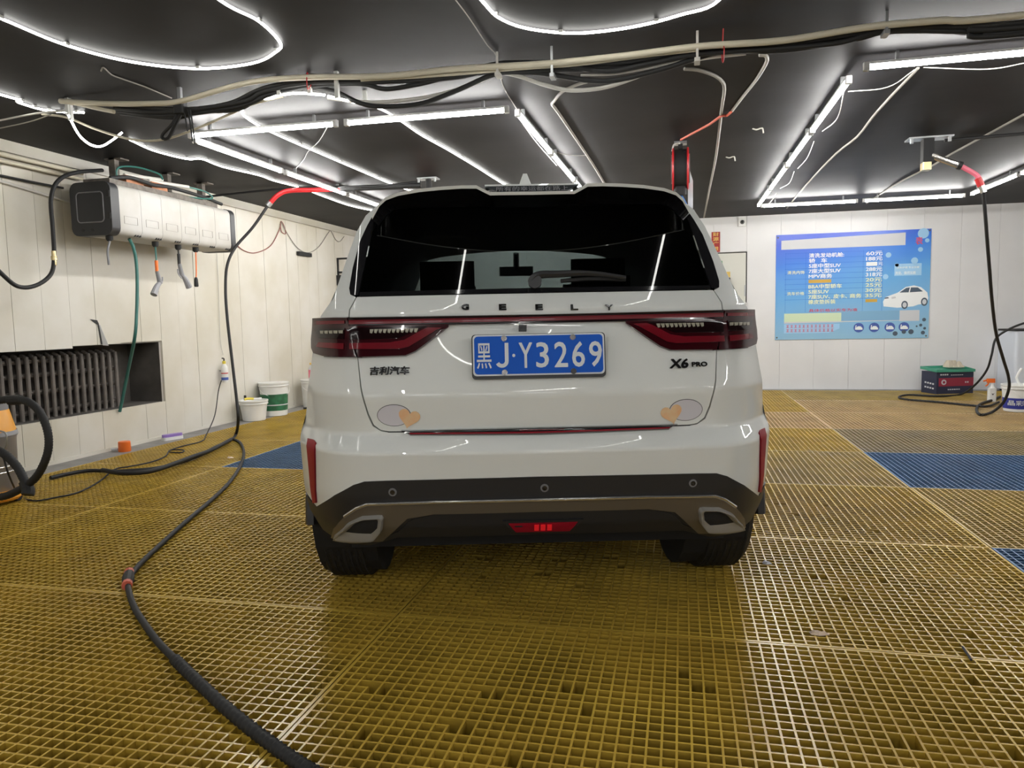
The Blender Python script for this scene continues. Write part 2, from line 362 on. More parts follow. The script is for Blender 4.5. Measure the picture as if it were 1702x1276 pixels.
for ci in range(-2,3):
    for k in range(-3,7):
        y0=GY0+k*PD; x0=GX0+ci*PW; half=False
        if ci==-2: x0=GX0-PW-1.22; half=True
        if ci==2 and k<0: continue
        if (ci,k) in ((1,0),(1,2),(-1,2)):
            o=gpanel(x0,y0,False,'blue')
            lab={(1,0):'blue floor grating panel set among yellow ones just behind the car',(1,2):'blue floor grating panel on the price poster side, beside the car',(-1,2):'blue floor grating panel reaching under the car on the radiator side'}[(ci,k)]
            tag(o,lab,'floor grating','blue grating panels'); continue
        kd=spec.get((ci,k),('y2' if (ci,k) in ((1,1),(1,3)) else 'y1'))
        if ci==-2 and k>=3: kd='y1'
        if (ci,k)==(1,3): kd='y3'
        if (ci,k)==(1,4): kd='y4'
        if (ci,k)==(0,-1): kd='yb'
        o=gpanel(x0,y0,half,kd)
        own={(0,0):'yellow floor grating panel with broken cell bars, just behind the car',(0,1):'yellow floor grating panel with broken cell bars, under the car rear bumper',(0,-1):'yellow floor grating panel with broken cell bars, one panel clear of the car',(0,2):'slightly faded yellow floor grating panel under the car body',(1,1):'slightly faded yellow floor grating panel between the two blue ones',(1,6):'slightly faded yellow floor grating panel at the foot of the poster wall',(0,4):'pale pinkish yellow floor grating panel under the car bonnet',(1,4):'pale pinkish yellow floor grating panel next to the greyed one',(1,5):'pale pinkish yellow floor grating panel reaching towards the floor hose loop'}.get((ci,k))
        tag(o,('narrow yellow floor grating panel along the cream wall strip' if half else own or LAB[kd]),'floor grating',('narrow yellow grating panels' if half else 'yellow grating panels '+{'yb':'with breaks','y1':'bright','y2':'faded','y3':'greyed','y4':'pale'}[kd]))
# ================================================================ CAR  (car frame: x right, y forward, z up; origin on the ground under the rear bumper)
PHI=math.radians(14.0); CO=Vector((-.449,2.343,0))
fw=Vector((-math.sin(PHI),math.cos(PHI),0)); rt=Vector((math.cos(PHI),math.sin(PHI),0))
car=thing('car','white family SUV seen from behind, blue licence plate','car',CO,PHI)
ZK=[.28,.36,.40,.50,.57,.660,.672,.715,.725,.850,.860,1.07,1.105,1.128,1.140,1.18,1.55,1.75]
YK=[.14,.09,.06,.025,.016,.0,.004,.058,.064,.044,.046,.118,.122,.118,.124,.160,.50,.66]
def interp(x,X,V):
    if x<=X[0]: return V[0]
    for i in range(1,len(X)):
        if x<=X[i]: t=(x-X[i-1])/(X[i]-X[i-1]); return V[i-1]+t*(V[i]-V[i-1])
    return V[-1]
def YS(x,z):
    a=abs(x); y=interp(z,ZK,YK)+.035*(a/.7)**2
    if a>.58: y+=.36*((a-.58)/.34)**2.2
    return y
def loc(P): d=P-CO; return Vector((d.dot(rt),d.dot(fw),P.z))
def car_hit(u,v,surf=YS):
    r=ray(u,v); r=r/r.length; o=Vector((0,0,H)); t=1.4; dt=.01
    while t<5:
        L=loc(o+r*t)
        if L.y>=surf(L.x,L.z):
            a,b=t-dt,t
            for _ in range(24):
                m=(a+b)/2; L=loc(o+r*m)
                if L.y>=surf(L.x,L.z): b=m
                else: a=m
            return L
        t+=dt
    return L
def hx(u,v,surf=YS): L=car_hit(u,v,surf); return (L.x,L.z)
def sym(Lp,Rp=None,surf=YS):
    "right-half (x,z) list from left pixels and, where given, the matching right pixels"
    out=[]
    for i,p in enumerate(Lp):
        a=hx(*p,surf); x,z=-a[0],a[1]
        if Rp: b=hx(*Rp[i],surf); x,z=(x+b[0])/2,(z+b[1])/2
        out.append((x,z))
    return out
def full(h): return h+[(-x,z) for x,z in reversed(h)]
def mir(p): return [(-x,z) for x,z in reversed(p)]
def inside(p,poly):
    x,y=p; c=False; n=len(poly)
    for i in range(n):
        x1,y1=poly[i]; x2,y2=poly[i-1]
        if (y1>y)!=(y2>y) and x<(x2-x1)*(y-y1)/(y2-y1)+x1: c=not c
    return c
def nrm(x,z,surf):
    e=.006; dx=(surf(x+e,z)-surf(x-e,z))/(2*e); dz=(surf(x,z+e)-surf(x,z-e))/(2*e)
    return Vector((dx,-1,dz)).normalized()
def dense(poly,sp,close=True):
    out=[]; n=len(poly)
    for i in range(n if close else n-1):
        a=Vector(poly[i]); b=Vector(poly[(i+1)%n]); k=max(1,int((b-a).length/sp+.5))
        for q in range(k): out.append(tuple(a+(b-a)*(q/k)))
    if not close: out.append(tuple(poly[-1]))
    return out
def patch(name,poly,m,off=0.0,thick=.012,sp=.022,parent=car,surf=YS,round_=.0):
    "a sheet that follows the rear surface, inside the outline poly (x,z), standing off by off, with a turned-in edge"
    B=dense(poly,sp); nb=len(B); pts=[Vector(p) for p in B]
    xs=[p[0] for p in B]; zs=[p[1] for p in B]
    z=min(zs)+sp/2; row=0
    while z<max(zs):
        x=min(xs)+(sp/2 if row%2 else 0)
        while x<max(xs):
            if inside((x,z),B) and min((x-b[0])**2+(z-b[1])**2 for b in B)>(.55*sp)**2: pts.append(Vector((x,z)))
            x+=sp
        z+=sp*.87; row+=1
    R=delaunay_2d_cdt(pts,[],[list(range(nb))],1,1e-6)
    V=[(p.x,p.y) for p in R[0]]; T=[f for f in R[2] if inside((sum(V[i][0] for i in f)/len(f),sum(V[i][1] for i in f)/len(f)),B)]
    vs=[];ns=[]
    for x,z in V:
        n=nrm(x,z,surf); vs.append(Vector((x,surf(x,z),z))+n*off); ns.append(n)
    fs=[]
    for f in T:
        a,b,c=[vs[i] for i in f[:3]]
        fs.append(tuple(f) if (b-a).cross(c-a).y<0 else tuple(reversed(f)))
    area=sum(B[i-1][0]*B[i][1]-B[i][0]*B[i-1][1] for i in range(nb)); sg=1 if area>0 else -1
    k=len(vs)
    for i in range(nb):
        x,z=B[i]; n=nrm(x,z,surf); p=Vector((x,surf(x,z),z)); e=Vector(B[(i+1)%nb])-Vector(B[i-1]); on=Vector((e.y*sg,0,-e.x*sg))
        on=on.normalized() if on.length>0 else n
        vs+=[p+n*off,p+n*(off-thick)-on*round_]; ns+=[on,on]
    for i in range(nb):
        a=k+2*i; b=k+2*((i+1)%nb); fs.append((a,a+1,b+1,b) if sg>0 else (b,b+1,a+1,a))
    me=bpy.data.meshes.new(name); me.from_pydata(vs,[],fs); me.update(); me.materials.append(M[m])
    me.polygons.foreach_set('use_smooth',[True]*len(me.polygons)); me.normals_split_custom_set_from_vertices(ns)
    return link(name,me,parent)
def rear_text(name,body,cx,cz,w,h,m,off,t=.006,bold=0.0,shear=0,parent=car,surf=YS):
    me=text_mesh(body,w,h,t,bold)
    for v in me.vertices:
        x=cx+v.co.x+shear*v.co.y; z=cz+v.co.y; n=nrm(cx,cz,surf); v.co=Vector((x,surf(x,z),z))+n*(off+v.co.z)
    me.materials.clear(); me.materials.append(M[m]); return link(name,me,parent)
# half outline of the rear, bottom to top
OUT=[(.80,.33),(.855,.39),(.885,.46),(.887,.56),(.887,.66),(.893,.70),(.868,.745),(.848,.80),(.828,.90),(.815,.98),(.806,1.05),(.785,1.108),(.752,1.145),(.722,1.185),(.706,1.26),(.687,1.35),(.667,1.44),(.638,1.51),(.595,1.555)]
# tailgate
tgs=sym([(645.8,716),(631.7,712.8),(620,702),(613,683.4),(601,641),(595,596),(581,528),(582,512),(596,493)],[(1146,706),(1157.5,704.6),(1169,697.5),(1178.6,678.7),(1189,634),(1190,582),(1200,515),(1198.6,505),(1188,484)])
gz=1.188
tg=[(0,tgs[0][1]-.003)]+tgs; tg[-1]=(tg[-1][0],gz)
tailgate=patch('tailgate',full(tg),'paint',0,.02)
# dark inner panel behind the joints
patch('inner_panel',full([(0,.36),(.76,.36),(.85,.48),(.86,.66),(.82,.80),(.79,1.0),(.76,1.10),(.66,1.18),(0,1.18)]),'black_plastic',-.022,.01,.04)
G=.0045
# bumper
cl_t=sym([(529.7,839),(550,827),(586.4,808),(605.6,801),(634.5,799.6),(760,796)],[(1262,826),(1229,801),(1207.6,788.8),(1190.8,785),(1150,785.6),(1010,789)])
bp=[(0,tg[0][1]-G)]+[(x+G*(1 if i>1 else 0),z-G*(1 if i<4 else 0)) for i,(x,z) in enumerate(tgs[:6])]
lampbot_z=tgs[5][1]+.012
bp=bp[:6]+[(tgs[5][0]+G,lampbot_z),(.81,lampbot_z+.012)]+[p for p in reversed(OUT) if .47<p[1]<.95]+[(.885,.462)]+cl_t+[(0,cl_t[-1][1]+.002)]
bumper=patch('bumper_cover',full(bp),'paint',0,.02)
# upper quarter and pillar skins
tr_o=sym([(577.6,490),(576,480),(582,446),(594,401.7),(606,376),(616,358)]); tr_i=sym([(623,359),(596,491)]); tr_o=[(x*.982,z) for x,z in tr_o]
for s in (1,-1):
    qp=[(tgs[6][0]+G,1.10),(.786,1.106)]+[p for p in OUT if p[1]>1.12]+[(tr_o[-1][0]-.02,1.55)]+list(reversed(tr_o))+[(tgs[8][0]+G,gz),(tgs[7][0]+G,tgs[7][1])]
    patch('quarter_panel',qp if s>0 else mir(qp),'paint',0,.02)
    pp=tr_o+[(tr_o[-1][0]-.01,1.54),tr_i[0],(tr_i[1][0],gz+.004)]
    patch('pillar_trim',pp if s>0 else mir(pp),'black_gloss',.003,.012)
# rear glass
patch('rear_window',full([(0,gz+.004),(tr_i[1][0]-.003,gz+.004),(tr_i[0][0]-.003,tr_i[0][1]),(tr_i[0][0]-.03,1.535),(0,1.545)]),'glass',0,.004)
patch('window_edge',full([(0,gz+.002),(tr_i[1][0]-.003,gz+.002),(tr_i[1][0]-.003,gz+.016),(0,gz+.018)]),'black_gloss',.002,.006)
# light bar and tail lamps
bt,bb=hx(880,522)[1],hx(880,537.5)[1]
lb=[(0,bt),(.30,bt+.001),(tgs[6][0]-.004,bt+.004),(tgs[6][0]-.004,bb+.0),(.30,bb),(0,bb)]
bar=patch('light_bar',full([(0,bt),(.3,bt+.001),(tgs[6][0]-.003,bt+.003),(tgs[6][0]-.003,bb),(0,bb)]),'lamp_black',.012,.014)
patch('bar_lens',full([(0,bt-.008),(.3,bt-.007),(tgs[6][0]-.004,bt-.006),(tgs[6][0]-.004,bb+.008),(0,bb+.007)]),'red_lens',.0145,.003,parent=bar)
lin=sym([(747,544.7),(711.6,573),(690.5,588),(674,593.6),(597,595.5)],[(1040,537),(1080,563.5),(1095,574),(1112,582),(1188,582)])
LT=bt+.003
for s in (1,-1):
    mm=(lambda p:p) if s>0 else mir
    inner=[(lin[0][0],bb+.002)]+lin+[(tgs[6][0]-.0035,bb+.002)]
    li=patch('tail_lamp',mm(inner),'lamp_red',.014,.016)
    x0=tgs[6][0]+.0035; xb=lin[-1][0]+.006; zb=lin[-1][1]
    outer=[(xb,zb),(.745,zb+.004),(.79,zb+.012),(.803,zb+.03),(.806,1.04),(.797,LT),(.70,LT+.001),(x0,LT)]
    lo=patch('tail_lamp',mm(outer),'lamp_red',.014,.016)
    # smoked band, clear elements and red signatures
    patch('smoked_band',mm([(.375,bb-.003),(.52,bb-.004),(x0-.01,bb-.004),(x0-.011,zb+.058),(.47,zb+.060)]),'lamp_black',.0165,.003,parent=li)
    patch('smoked_band',mm([(x0+.006,bb-.004),(.79,bb-.004),(.765,zb+.066),(x0+.008,zb+.060)]),'lamp_black',.0165,.003,parent=lo)
    for i in range(11):
        xx=.405+i*.0152
        patch('led_element',mm([(xx,bb-.012),(xx+.0135,bb-.012),(xx+.0135,zb+.079),(xx+.006,zb+.077)]),'lamp_clear',.0185,.003,sp=.03,parent=li)
    for i in range(5):
        xx=x0+.012+i*.019
        patch('led_element',mm([(xx,bb-.014),(xx+.016,bb-.014),(xx+.014,zb+.080),(xx,zb+.079)]),'lamp_clear',.0185,.003,sp=.03,parent=lo)
    patch('red_strip',mm([(.325,bb-.010),(.372,bb-.008),(.452,zb+.054),(.50,zb+.046),(x0-.012,zb+.046),(x0-.012,zb+.026),(.47,zb+.024),(.438,zb+.030)]),'red_lens',.0175,.003,parent=li)
    patch('red_strip',mm([(x0+.008,zb+.046),(.76,zb+.05),(.775,zb+.034),(x0+.008,zb+.026)]),'red_lens',.0175,.003,parent=lo)
    patch('red_strip',mm([(x0+.006,LT-.010),(.782,LT-.010),(.785,LT-.026),(x0+.006,LT-.024)]),'red_lens',.0175,.003,parent=lo)
    patch('lamp_base',mm([(xb-.015,zb-.001),(.74,zb+.001),(.74,zb+.003),(xb-.015,zb+.001)]),'black_gloss',.012,.01)
# lower cladding, bronze trim, diffuser
cl=[(0,cl_t[-1][1])]+list(reversed(cl_t))+[(.882,.455),(.86,.40),(.80,.335),(.70,.315),(.60,.318),(.50,.352),(0,.358)]
cladding=patch('lower_cladding',full(cl),'black_plastic',.003,.02)
bz_t=sym([(706.8,834.5),(615,837),(598.4,844),(579,856),(562,876),(558.7,892)],[(1060,822),(1190.8,820),(1205,825),(1222,839),(1238,858.6),(1240,874)])
bz_b=sym([(600,897),(639.4,897),(658.6,880),(678,860),(720,855)],[(1200,883),(1162,882.7),(1145,866),(1121,848),(1075,841)])
bz=[(0,bz_t[0][1]+.002)]+bz_t+bz_b+[(0,bz_b[-1][1]+.003)]
patch('bronze_trim',full(bz),'bronze',.009,.012)
patch('diffuser',full([(0,bz_b[-1][1]+.001),(bz_b[-1][0],bz_b[-1][1]-.001),(bz_b[-2][0]-.01,bz_b[-2][1]-.008),(bz_b[-3][0]-.015,bz_b[-3][1]-.005),(bz_b[-4][0]-.02,.362),(0,.365)]),'black_plastic',.006,.01)
def ring(name,outer,inner,m,o1,o2,o3,N=48):
    "lip between two outlines: outer edge, raised crown, inner edge"
    def res(poly):
        P=[Vector(p) for p in poly]; n=len(P); Ls=[(P[(i+1)%n]-P[i]).length for i in range(n)]; T=sum(Ls); out=[]
        for k in range(N):
            d=T*k/N; i=0
            while d>Ls[i]: d-=Ls[i]; i+=1
            out.append(P[i]+(P[(i+1)%n]-P[i])*(d/Ls[i]))
        return out
    A,B=res(outer),res(inner); b=MB(); rows=[]
    for t,o in ((0,o1-.01),(0.0,o1),(.25,o2),(.45,o2),(1,o3)):
        for a,c in zip(A,B):
            p=a+(c-a)*t; n=nrm(p.x,p.y,YS); b.v.append(tuple(Vector((p.x,YS(p.x,p.y),p.y))+n*o))
    for r in range(4):
        for k in range(N): b.f.append((r*N+k,r*N+(k+1)%N,(r+1)*N+(k+1)%N,(r+1)*N+k))
    return b.build(name,m,car,True,60)
ex_o=sym([(562,895),(567,887.5),(586,866),(605.6,856),(639.4,854.5),(643,858.6),(640.6,875.5),(627,894)],[(1236.5,876.7),(1237.5,868),(1217,849),(1195.6,839),(1166,838),(1163,843),(1164,862),(1178.7,881)])
ex_i=sym([(579,881),(584,877),(594,869),(606,862.5),(630,861),(631.5,863),(630,874),(620,884)],[(1217,862),(1214,858),(1205,850),(1192,844.5),(1172,845),(1170,848),(1171,860),(1181,866)])
for s in (1,-1):
    a=ex_o if s>0 else [(-x,z) for x,z in ex_o]; c=ex_i if s>0 else [(-x,z) for x,z in ex_i]
    ring('exhaust_trim',a,c,'satin',.010,.026,.012)
    patch('exhaust_opening',c if s>0 else list(reversed(c)),'cabin',.0125,.004)
# reflectors, sensors, fog lamp
rf=sym([(514,731),(523,733),(526,738),(528.5,836),(522,837)],[(1269,710),(1262,713),(1259.8,718),(1260.6,816),(1263.5,816)])
hp=[(x,z) for x,z in bz_t[:4]]
hp=[(-x,z) for x,z in reversed(hp)]+[(0,bz_t[0][1]+.002)]+hp
MB().tube([Vector((x,YS(x,z),z))+nrm(x,z,YS)*.010 for x,z in dense(hp,.04,False)],.006,8,0).build('trim_highlight','silver',car,True)  # silver bead standing in for the highlight along the bronze trim's top edge
for s in (1,-1): patch('reflector',rf if s>0 else mir(rf),'reflector',.006,.01)
for u,v,sx in ((653,817,0),(905,810,0),(1151,802,0)):
    x,z=hx(u,v); c=[(x+.014*math.cos(t*.5236),z+.014*math.sin(t*.5236)) for t in range(12)]
    pk=patch('parking_sensor',c,'grey_plastic',.006,.006,sp=.02)
    patch('sensor_face',[(x+.0085*math.cos(t*.5236),z+.0085*math.sin(t*.5236)) for t in range(12)],'black_gloss',.008,.004,sp=.02,parent=pk)
xl,zt=hx(845,866); xr,_=hx(959.5,863); zb_=hx(905,878)[1]; xc=(xl+xr)/2; hw=(xr-xl)/2
fg=patch('fog_lamp',[(xc-hw-.02,zt+.008),(xc-hw+.02,zb_-.008),(xc+hw-.02,zb_-.008),(xc+hw+.02,zt+.008)],'black_plastic',.012,.012)
patch('fog_lens',[(xc-hw,zt),(xc-hw+.026,zb_),(xc+hw-.026,zb_),(xc+hw,zt)],'reflector',.014,.004,parent=fg)
for i in (-1,0,1): patch('lit_segment',[(xc+i*.022-.008,zt-.007),(xc+i*.022-.008,zb_+.007),(xc+i*.022+.008,zb_+.007),(xc+i*.022+.008,zt-.007)],'fog_on',.0155,.003,sp=.03,parent=fg)
# protective strip under the tailgate
sa=hx(671.7,716); sb=hx(1129,704.6); sx=(sb[0]-sa[0])/2; z0=(sa[1]+sb[1])/2-.001
st=patch('sill_strip',full([(0,z0+.006),(sx,z0+.004),(sx-.03,z0-.016),(0,z0-.020)]),'black_gloss',.012,.014)
patch('strip_edge',full([(0,z0-.0175),(sx-.028,z0-.014),(sx-.03,z0-.0175),(0,z0-.0215)]),'reflector',.014,.004,parent=st)
patch('strip_print',[(-.07,z0+.001),(.08,z0+.001),(.08,z0-.009),(-.07,z0-.009)],'red_lens',.0135,.002,parent=st)
# licence plate
pc=loc(at(0,0,2,0)) if False else None
x0,z1=hx(787,557); x1,z0_=hx(1003,618); pcx=(x0+x1)/2; pcz=hx(895,588)[1]; pw,ph=.44/2,.136/2
yp=YS(0,pcz+ph)-.012-.0; lean=.04
def PY(z): return min(YS(0,pcz-ph),YS(0,pcz+ph))-.010+(z-pcz)*.15
def plate_surf(x,z): return PY(z)
def rrect(cx,cz,w,h,r=.012,n=4):
    out=[]
    for sx_,sz_,a0 in ((1,1,0),(-1,1,90),(-1,-1,180),(1,-1,270)):
        for k in range(n+1):
            t=math.radians(a0+90*k/n); out.append((cx+sx_*(w-r)+r*math.cos(t),cz+sz_*(h-r)+r*math.sin(t)))
    return out
lp=patch('licence_plate',rrect(pcx,pcz,pw,ph),'plate_white',0,.006,.06,surf=plate_surf)
patch('plate_holder',rrect(pcx,pcz-.004,pw+.004,ph+.006),'black_plastic',-.004,.03,.06,surf=plate_surf)
patch('plate_face',rrect(pcx,pcz,pw-.005,ph-.005),'plate_blue',.001,.002,.06,parent=lp,surf=plate_surf)
def pxp(u): return hx(u,588)[0]
def ptxt(ch,u0,u1,h=.084,dz=-.002,b=.012): 
    a,c=pxp(u0),pxp(u1); rear_text('plate_character',ch,(a+c)/2,pcz+dz,c-a,h,'plate_white',.0025,.002,b,parent=lp,surf=plate_surf)
ptxt('黑',793,817,b=.006); ptxt('·',851,856,.011,-.002,.0); ptxt('Y',862,884,b=.012)
for ch,u0,u1 in (('3',890,911),('2',920,942),('6',949,970),('9',977,998)): ptxt(ch,u0,u1,b=.012)
xj0,xj1=pxp(823),pxp(845); wj=.0125; hj=.042; rj=(xj1-xj0)*.5
cent=[(xj1-wj/2,pcz+hj-.002),(xj1-wj/2,pcz-hj+rj)]+[(xj1-rj+(rj-wj/2)*math.cos(t),pcz-hj+rj-(rj-wj/2)*math.sin(t)) for t in [math.pi*k/10*.86 for k in range(1,11)]]
L_,R_=[],[]
for i,p in enumerate(cent):
    a,b_=cent[max(0,i-1)],cent[min(len(cent)-1,i+1)]; d=Vector((b_[0]-a[0],b_[1]-a[1])).normalized(); L_.append((p[0]-d.y*wj/2,p[1]+d.x*wj/2)); R_.append((p[0]+d.y*wj/2,p[1]-d.x*wj/2))
patch('plate_character',L_+R_[::-1],'plate_white',.0035,.002,.05,parent=lp,surf=plate_surf)
for du,dz in ((-.115,.055),(.115,.055),(-.115,-.058),(.115,-.058)):
    bo=patch('plate_bolt',[(pcx+du+a,pcz+dz+b) for a,b in disc(.010,10)],'darkchrome',.004,.005,.03,parent=lp,surf=plate_surf)
cm=[hx(862,541),hx(875,541),hx(875,551),hx(862,551)]
patch('reversing_camera',[(p[0],p[1]) for p in cm],'black_plastic',.03,.03,.03)
# badges
for ch,u in (('G',773.5),('E',835.5),('E',896),('L',954.5),('Y',1012)):
    x,z=hx(u,511.5); rear_text('badge_letter',ch,x,z,.026,.019,'darkchrome',.004,.005,.03)
xa,za=hx(615,617); xb_,_=hx(681,617); rear_text('maker_badge','吉利汽车',(xa+xb_)/2,za,xb_-xa,.028,'darkchrome',.004,.005,.025,.15)
xa,za=hx(1113,605); xb_,_=hx(1144,605); rear_text('model_badge','X6',(xa+xb_)/2,za,xb_-xa,.032,'darkchrome',.004,.005,.04,.2)
xa,za=hx(1149,606); xb_,_=hx(1175,606); rear_text('model_badge','PRO',(xa+xb_)/2,za,xb_-xa,.016,'darkchrome',.004,.004,.04)
# plain stickers (peach heart on a pale oval)
def heart(cx,cz,s,tilt=0):
    out=[]
    for k in range(28):
        t=2*math.pi*k/28; a=.0625*16*math.sin(t)**3; b=.0625*(13*math.cos(t)-5*math.cos(2*t)-2*math.cos(3*t)-math.cos(4*t))
        out.append((cx+s*(a*math.cos(tilt)-b*math.sin(tilt)),cz+s*(a*math.sin(tilt)+b*math.cos(tilt))))
    return out
for (u,v,uo,vo,tl) in ((680,694,655,690,-.25),(1116,687,1140,681,.25)):
    ox,oz=hx(uo,vo); el=[(ox+.058*math.cos(2*math.pi*k/28),oz+.038*math.sin(2*math.pi*k/28)) for k in range(28)]
    patch('oval_outline',el,'ink',.0012,.0012); patch('oval_sticker',[(ox+(x-ox)*.965,oz+(z-oz)*.95) for x,z in el],'sticker',.0018,.001)
    x,z=hx(u,v); patch('heart_sticker',heart(x,z,.037,tl),'peach',.0026,.001)
# spoiler
def ylip(x,z): return .31+.10*(abs(x)/.6)**2
def zpx(u,v): L=car_hit(u,v,ylip); return (L.x,L.z)
lpx=[(880,318.5),(817.5,319),(806,314),(794,307.6),(765,308.5),(735,310.5),(695,314.7),(660,320.5),(638.7,330),(629,340.5),(617,358)]
rpx=[(890,318),(957.6,317),(968,311),(979,305),(1000,303.5),(1035,304.5),(1068,306.5),(1103,312),(1122,317),(1134,326.4),(1145.7,352)]
lip=sym(lpx,rpx,ylip); lip[0]=(0.0,lip[0][1]); lip[-1]=(lip[-1][0],lip[-1][1])
HL=lip+[]; cols=[(-x,z) for x,z in reversed(HL[1:])]+HL
cols=dense(cols,.02,False)
zr0=max(z for x,z in HL)
def sweep(name,rows,m,angle=40):
    b=MB(); n=len(rows[0])
    for r in rows: b.v+=[tuple(p) for p in r]
    for i in range(len(rows)-1):
        for k in range(n-1): b.f.append((i*n+k,i*n+k+1,(i+1)*n+k+1,(i+1)*n+k))
    return b.build(name,m,car,True,angle)
def roofz(x,y): return interp(y,[.3,.8,1.4,2.2,2.75],[1.585,1.625,1.645,1.65,1.62])-.05*(abs(x)/.58)**2.5
lipT=[Vector((x,ylip(x,z),z)) for x,z in cols]; lipB=[Vector((x,ylip(x,z)+.004,z-.011)) for x,z in cols]
mid=[Vector((x*.985,ylip(x,z)+.12,z+min(.02,max(0,(zr0-z)*.7)+.012))) for x,z in cols]
und=[Vector((x*.97,max(YS(x*.97,min(z-.03,1.535))-.004,ylip(x,z)+.02),min(z-.03,1.535))) for x,z in cols]
roofe=[Vector((x*.97,.80,min(roofz(x*.97,.8),z+.09))) for x,z in cols]
sweep('spoiler',[lipB,lipT,mid,roofe],'paint'); sweep('spoiler_underside',[und,lipB],'black_gloss')
# slot panel with lettering in the notch
xa=zpx(808,309)[0]; xb_=zpx(966,306)[0]; zt_=HL[3][1]+.0; zb2=HL[0][1]+.002; hw=(xb_-xa)/2; ys=.345
slot=MB().add([(-hw,ys,zt_),(hw,ys,zt_),(hw-.05,ys-.02,zb2),(-hw+.05,ys-.02,zb2),(-hw,ys+.12,zt_+.004),(hw,ys+.12,zt_+.004)],[(0,1,2,3),(4,5,1,0)]).build('slot_panel',mat('smoked_panel',(.045,.05,.055),.4,spec=.2),car)
MB().box((-hw,ys+.001,zt_-.001),(hw,ys+.03,zt_+.006)).build('slot_rim','paint',slot)
me=text_mesh('所有的幸运都在路上',.265,.019,.001,.006); 
for v in me.vertices: v.co=(v.co.x+.0,ys-.0115+(v.co.y)*.75-.002,(zt_+zb2)/2+v.co.y)
me.materials.clear(); me.materials.append(M['pale_print']); link('slot_lettering',me,slot)
# roof fin
fy=.95; r0=roofz(0,fy); tipz=loc(at(873,287,1,CO.y+fy*.97)).z if False else None
L0=car_hit(874,287,lambda x,z:fy); fz=L0.z; fx=0.0
fin=MB().add([(fx-.06,fy,r0-.02),(fx+.06,fy,r0-.02),(fx-.027,fy+.01,r0+(fz-r0)*.5),(fx+.027,fy+.01,r0+(fz-r0)*.5),(fx-.009,fy+.02,fz),(fx+.009,fy+.02,fz),(fx-.03,fy+.17,r0-.01),(fx+.03,fy+.17,r0-.01)],
  [(0,1,3,2),(2,3,5,4),(4,5,7,6),(0,2,4,6),(1,7,5,3),(0,6,7,1)]).build('antenna_fin','paint',car,True,50)
# ---- main shell (loft forward from the rear outline)
LEN=4.62; AX=(.80,3.52); WR=.355
def zbot(y):
    z=.30
    for a in AX:
        d=abs(y-a)
        if d<.41: z=max(z,math.sqrt(.41**2-d*d)+.315)
    return z
STY=[.62,.74,.86,.94,1.06,1.18,1.30,1.36,1.7,2.1,2.5,2.72,3.0,3.14,3.22,3.34,3.46,3.58,3.70,3.82,3.94,4.02,4.2,4.4,4.54,4.62]
BZ=[0,.06,.12,.2,.28,.36,.44,.52,.6,.68,.75,.82,.88,.94,1.0]; NB=len(BZ); NG=9; NR=6
def section(y):
    zb=zbot(y); top=interp(y,[.3,.8,1.4,2.2,2.70,3.45,4.2,4.5,4.62],[1.585,1.625,1.645,1.65,1.61,1.14,1.0,.90,.70])
    belt=min(interp(y,[.4,1.0,3.4,4.4],[1.12,1.10,1.06,.96]),top-.05)
    wx=interp(y,[.3,.7,1.5,3.5,4.1,4.45,4.62],[.885,.893,.89,.89,.86,.72,.60]); P=[]
    for t in BZ:
        z=zb+(belt-zb)*t; q=(z-.30)/(belt-.30); x=wx*interp(q,[0,.25,.5,.75,.9,1],[.965,.99,1.0,.985,.955,.915]); P.append(Vector((x,y,z)))
    re=top-.055 if y<2.9 else top-.02
    rx=interp(y,[.3,.6,1.2,2.5,2.9,3.5,4.62],[.60,.615,.63,.62,.66,.76,.50]); bx=P[-1].x
    for k in range(1,NG+1):
        t=k/NG; z=belt+(re-belt)*t; P.append(Vector((bx+(rx-bx)*(t**1.15),y,z)))
    for k in range(1,NR+1):
        t=k/NR; P.append(Vector((rx*(1-t),y,re+(top-re)*math.sin(t*math.pi/2)**.8)))
    return P
NP=NB+NG+NR
rear=[]
# resample the rear outline to the same number of points
ol=[Vector((x,YS(x,z),z)) for x,z in OUT]
def resam(P,n):
    Ls=[(P[i+1]-P[i]).length for i in range(len(P)-1)]; T=sum(Ls); out=[]
    for k in range(n):
        d=T*k/(n-1); i=0
        while i<len(Ls)-1 and d>Ls[i]: d-=Ls[i]; i+=1
        out.append(P[i].lerp(P[i+1],min(1,d/Ls[i])))
    return out
lowo=[p for p in ol if p.z<1.12]; higho=[p for p in ol if p.z>1.10]
lowo=lowo+[Vector((.770,YS(.770,1.122),1.122))]; higho=[lowo[-1]]+[p for p in ol if p.z>1.125]
rear=resam(lowo,NB)+resam(higho,NG+1)[1:]
rr=rear[-1]
for k in range(1,NR+1):
    t=k/NR; x=rr.x*(1-t); rear.append(Vector((x,.72-.0*t,roofz(x,.72))))
secs=[rear]+[section(y) for y in STY]
def shell(name,sel,m,s,off=0,parent=car):
    b=MB(); idx={}
    def vid(i,j):
        if (i,j) not in idx:
            p=secs[i][j]; q=Vector((p.x+(off if j<NB+NG else 0),p.y,p.z+(off if j>=NB+NG-1 else 0))); b.v.append((s*q.x,q.y,q.z)); idx[(i,j)]=len(b.v)-1
        return idx[(i,j)]
    for i in range(len(secs)-1):
        for j in range(NP-1):
            if sel(i,j):
                f=(vid(i,j),vid(i+1,j),vid(i+1,j+1),vid(i,j+1)); b.f.append(f if s>0 else f[::-1])
    return b.build(name,m,parent,True,50)
def ymid(i): return (secs[i][3].y+secs[i+1][3].y)/2
isglass=lambda i,j: NB<=j+1 and NB-1<=j<NB+NG-1
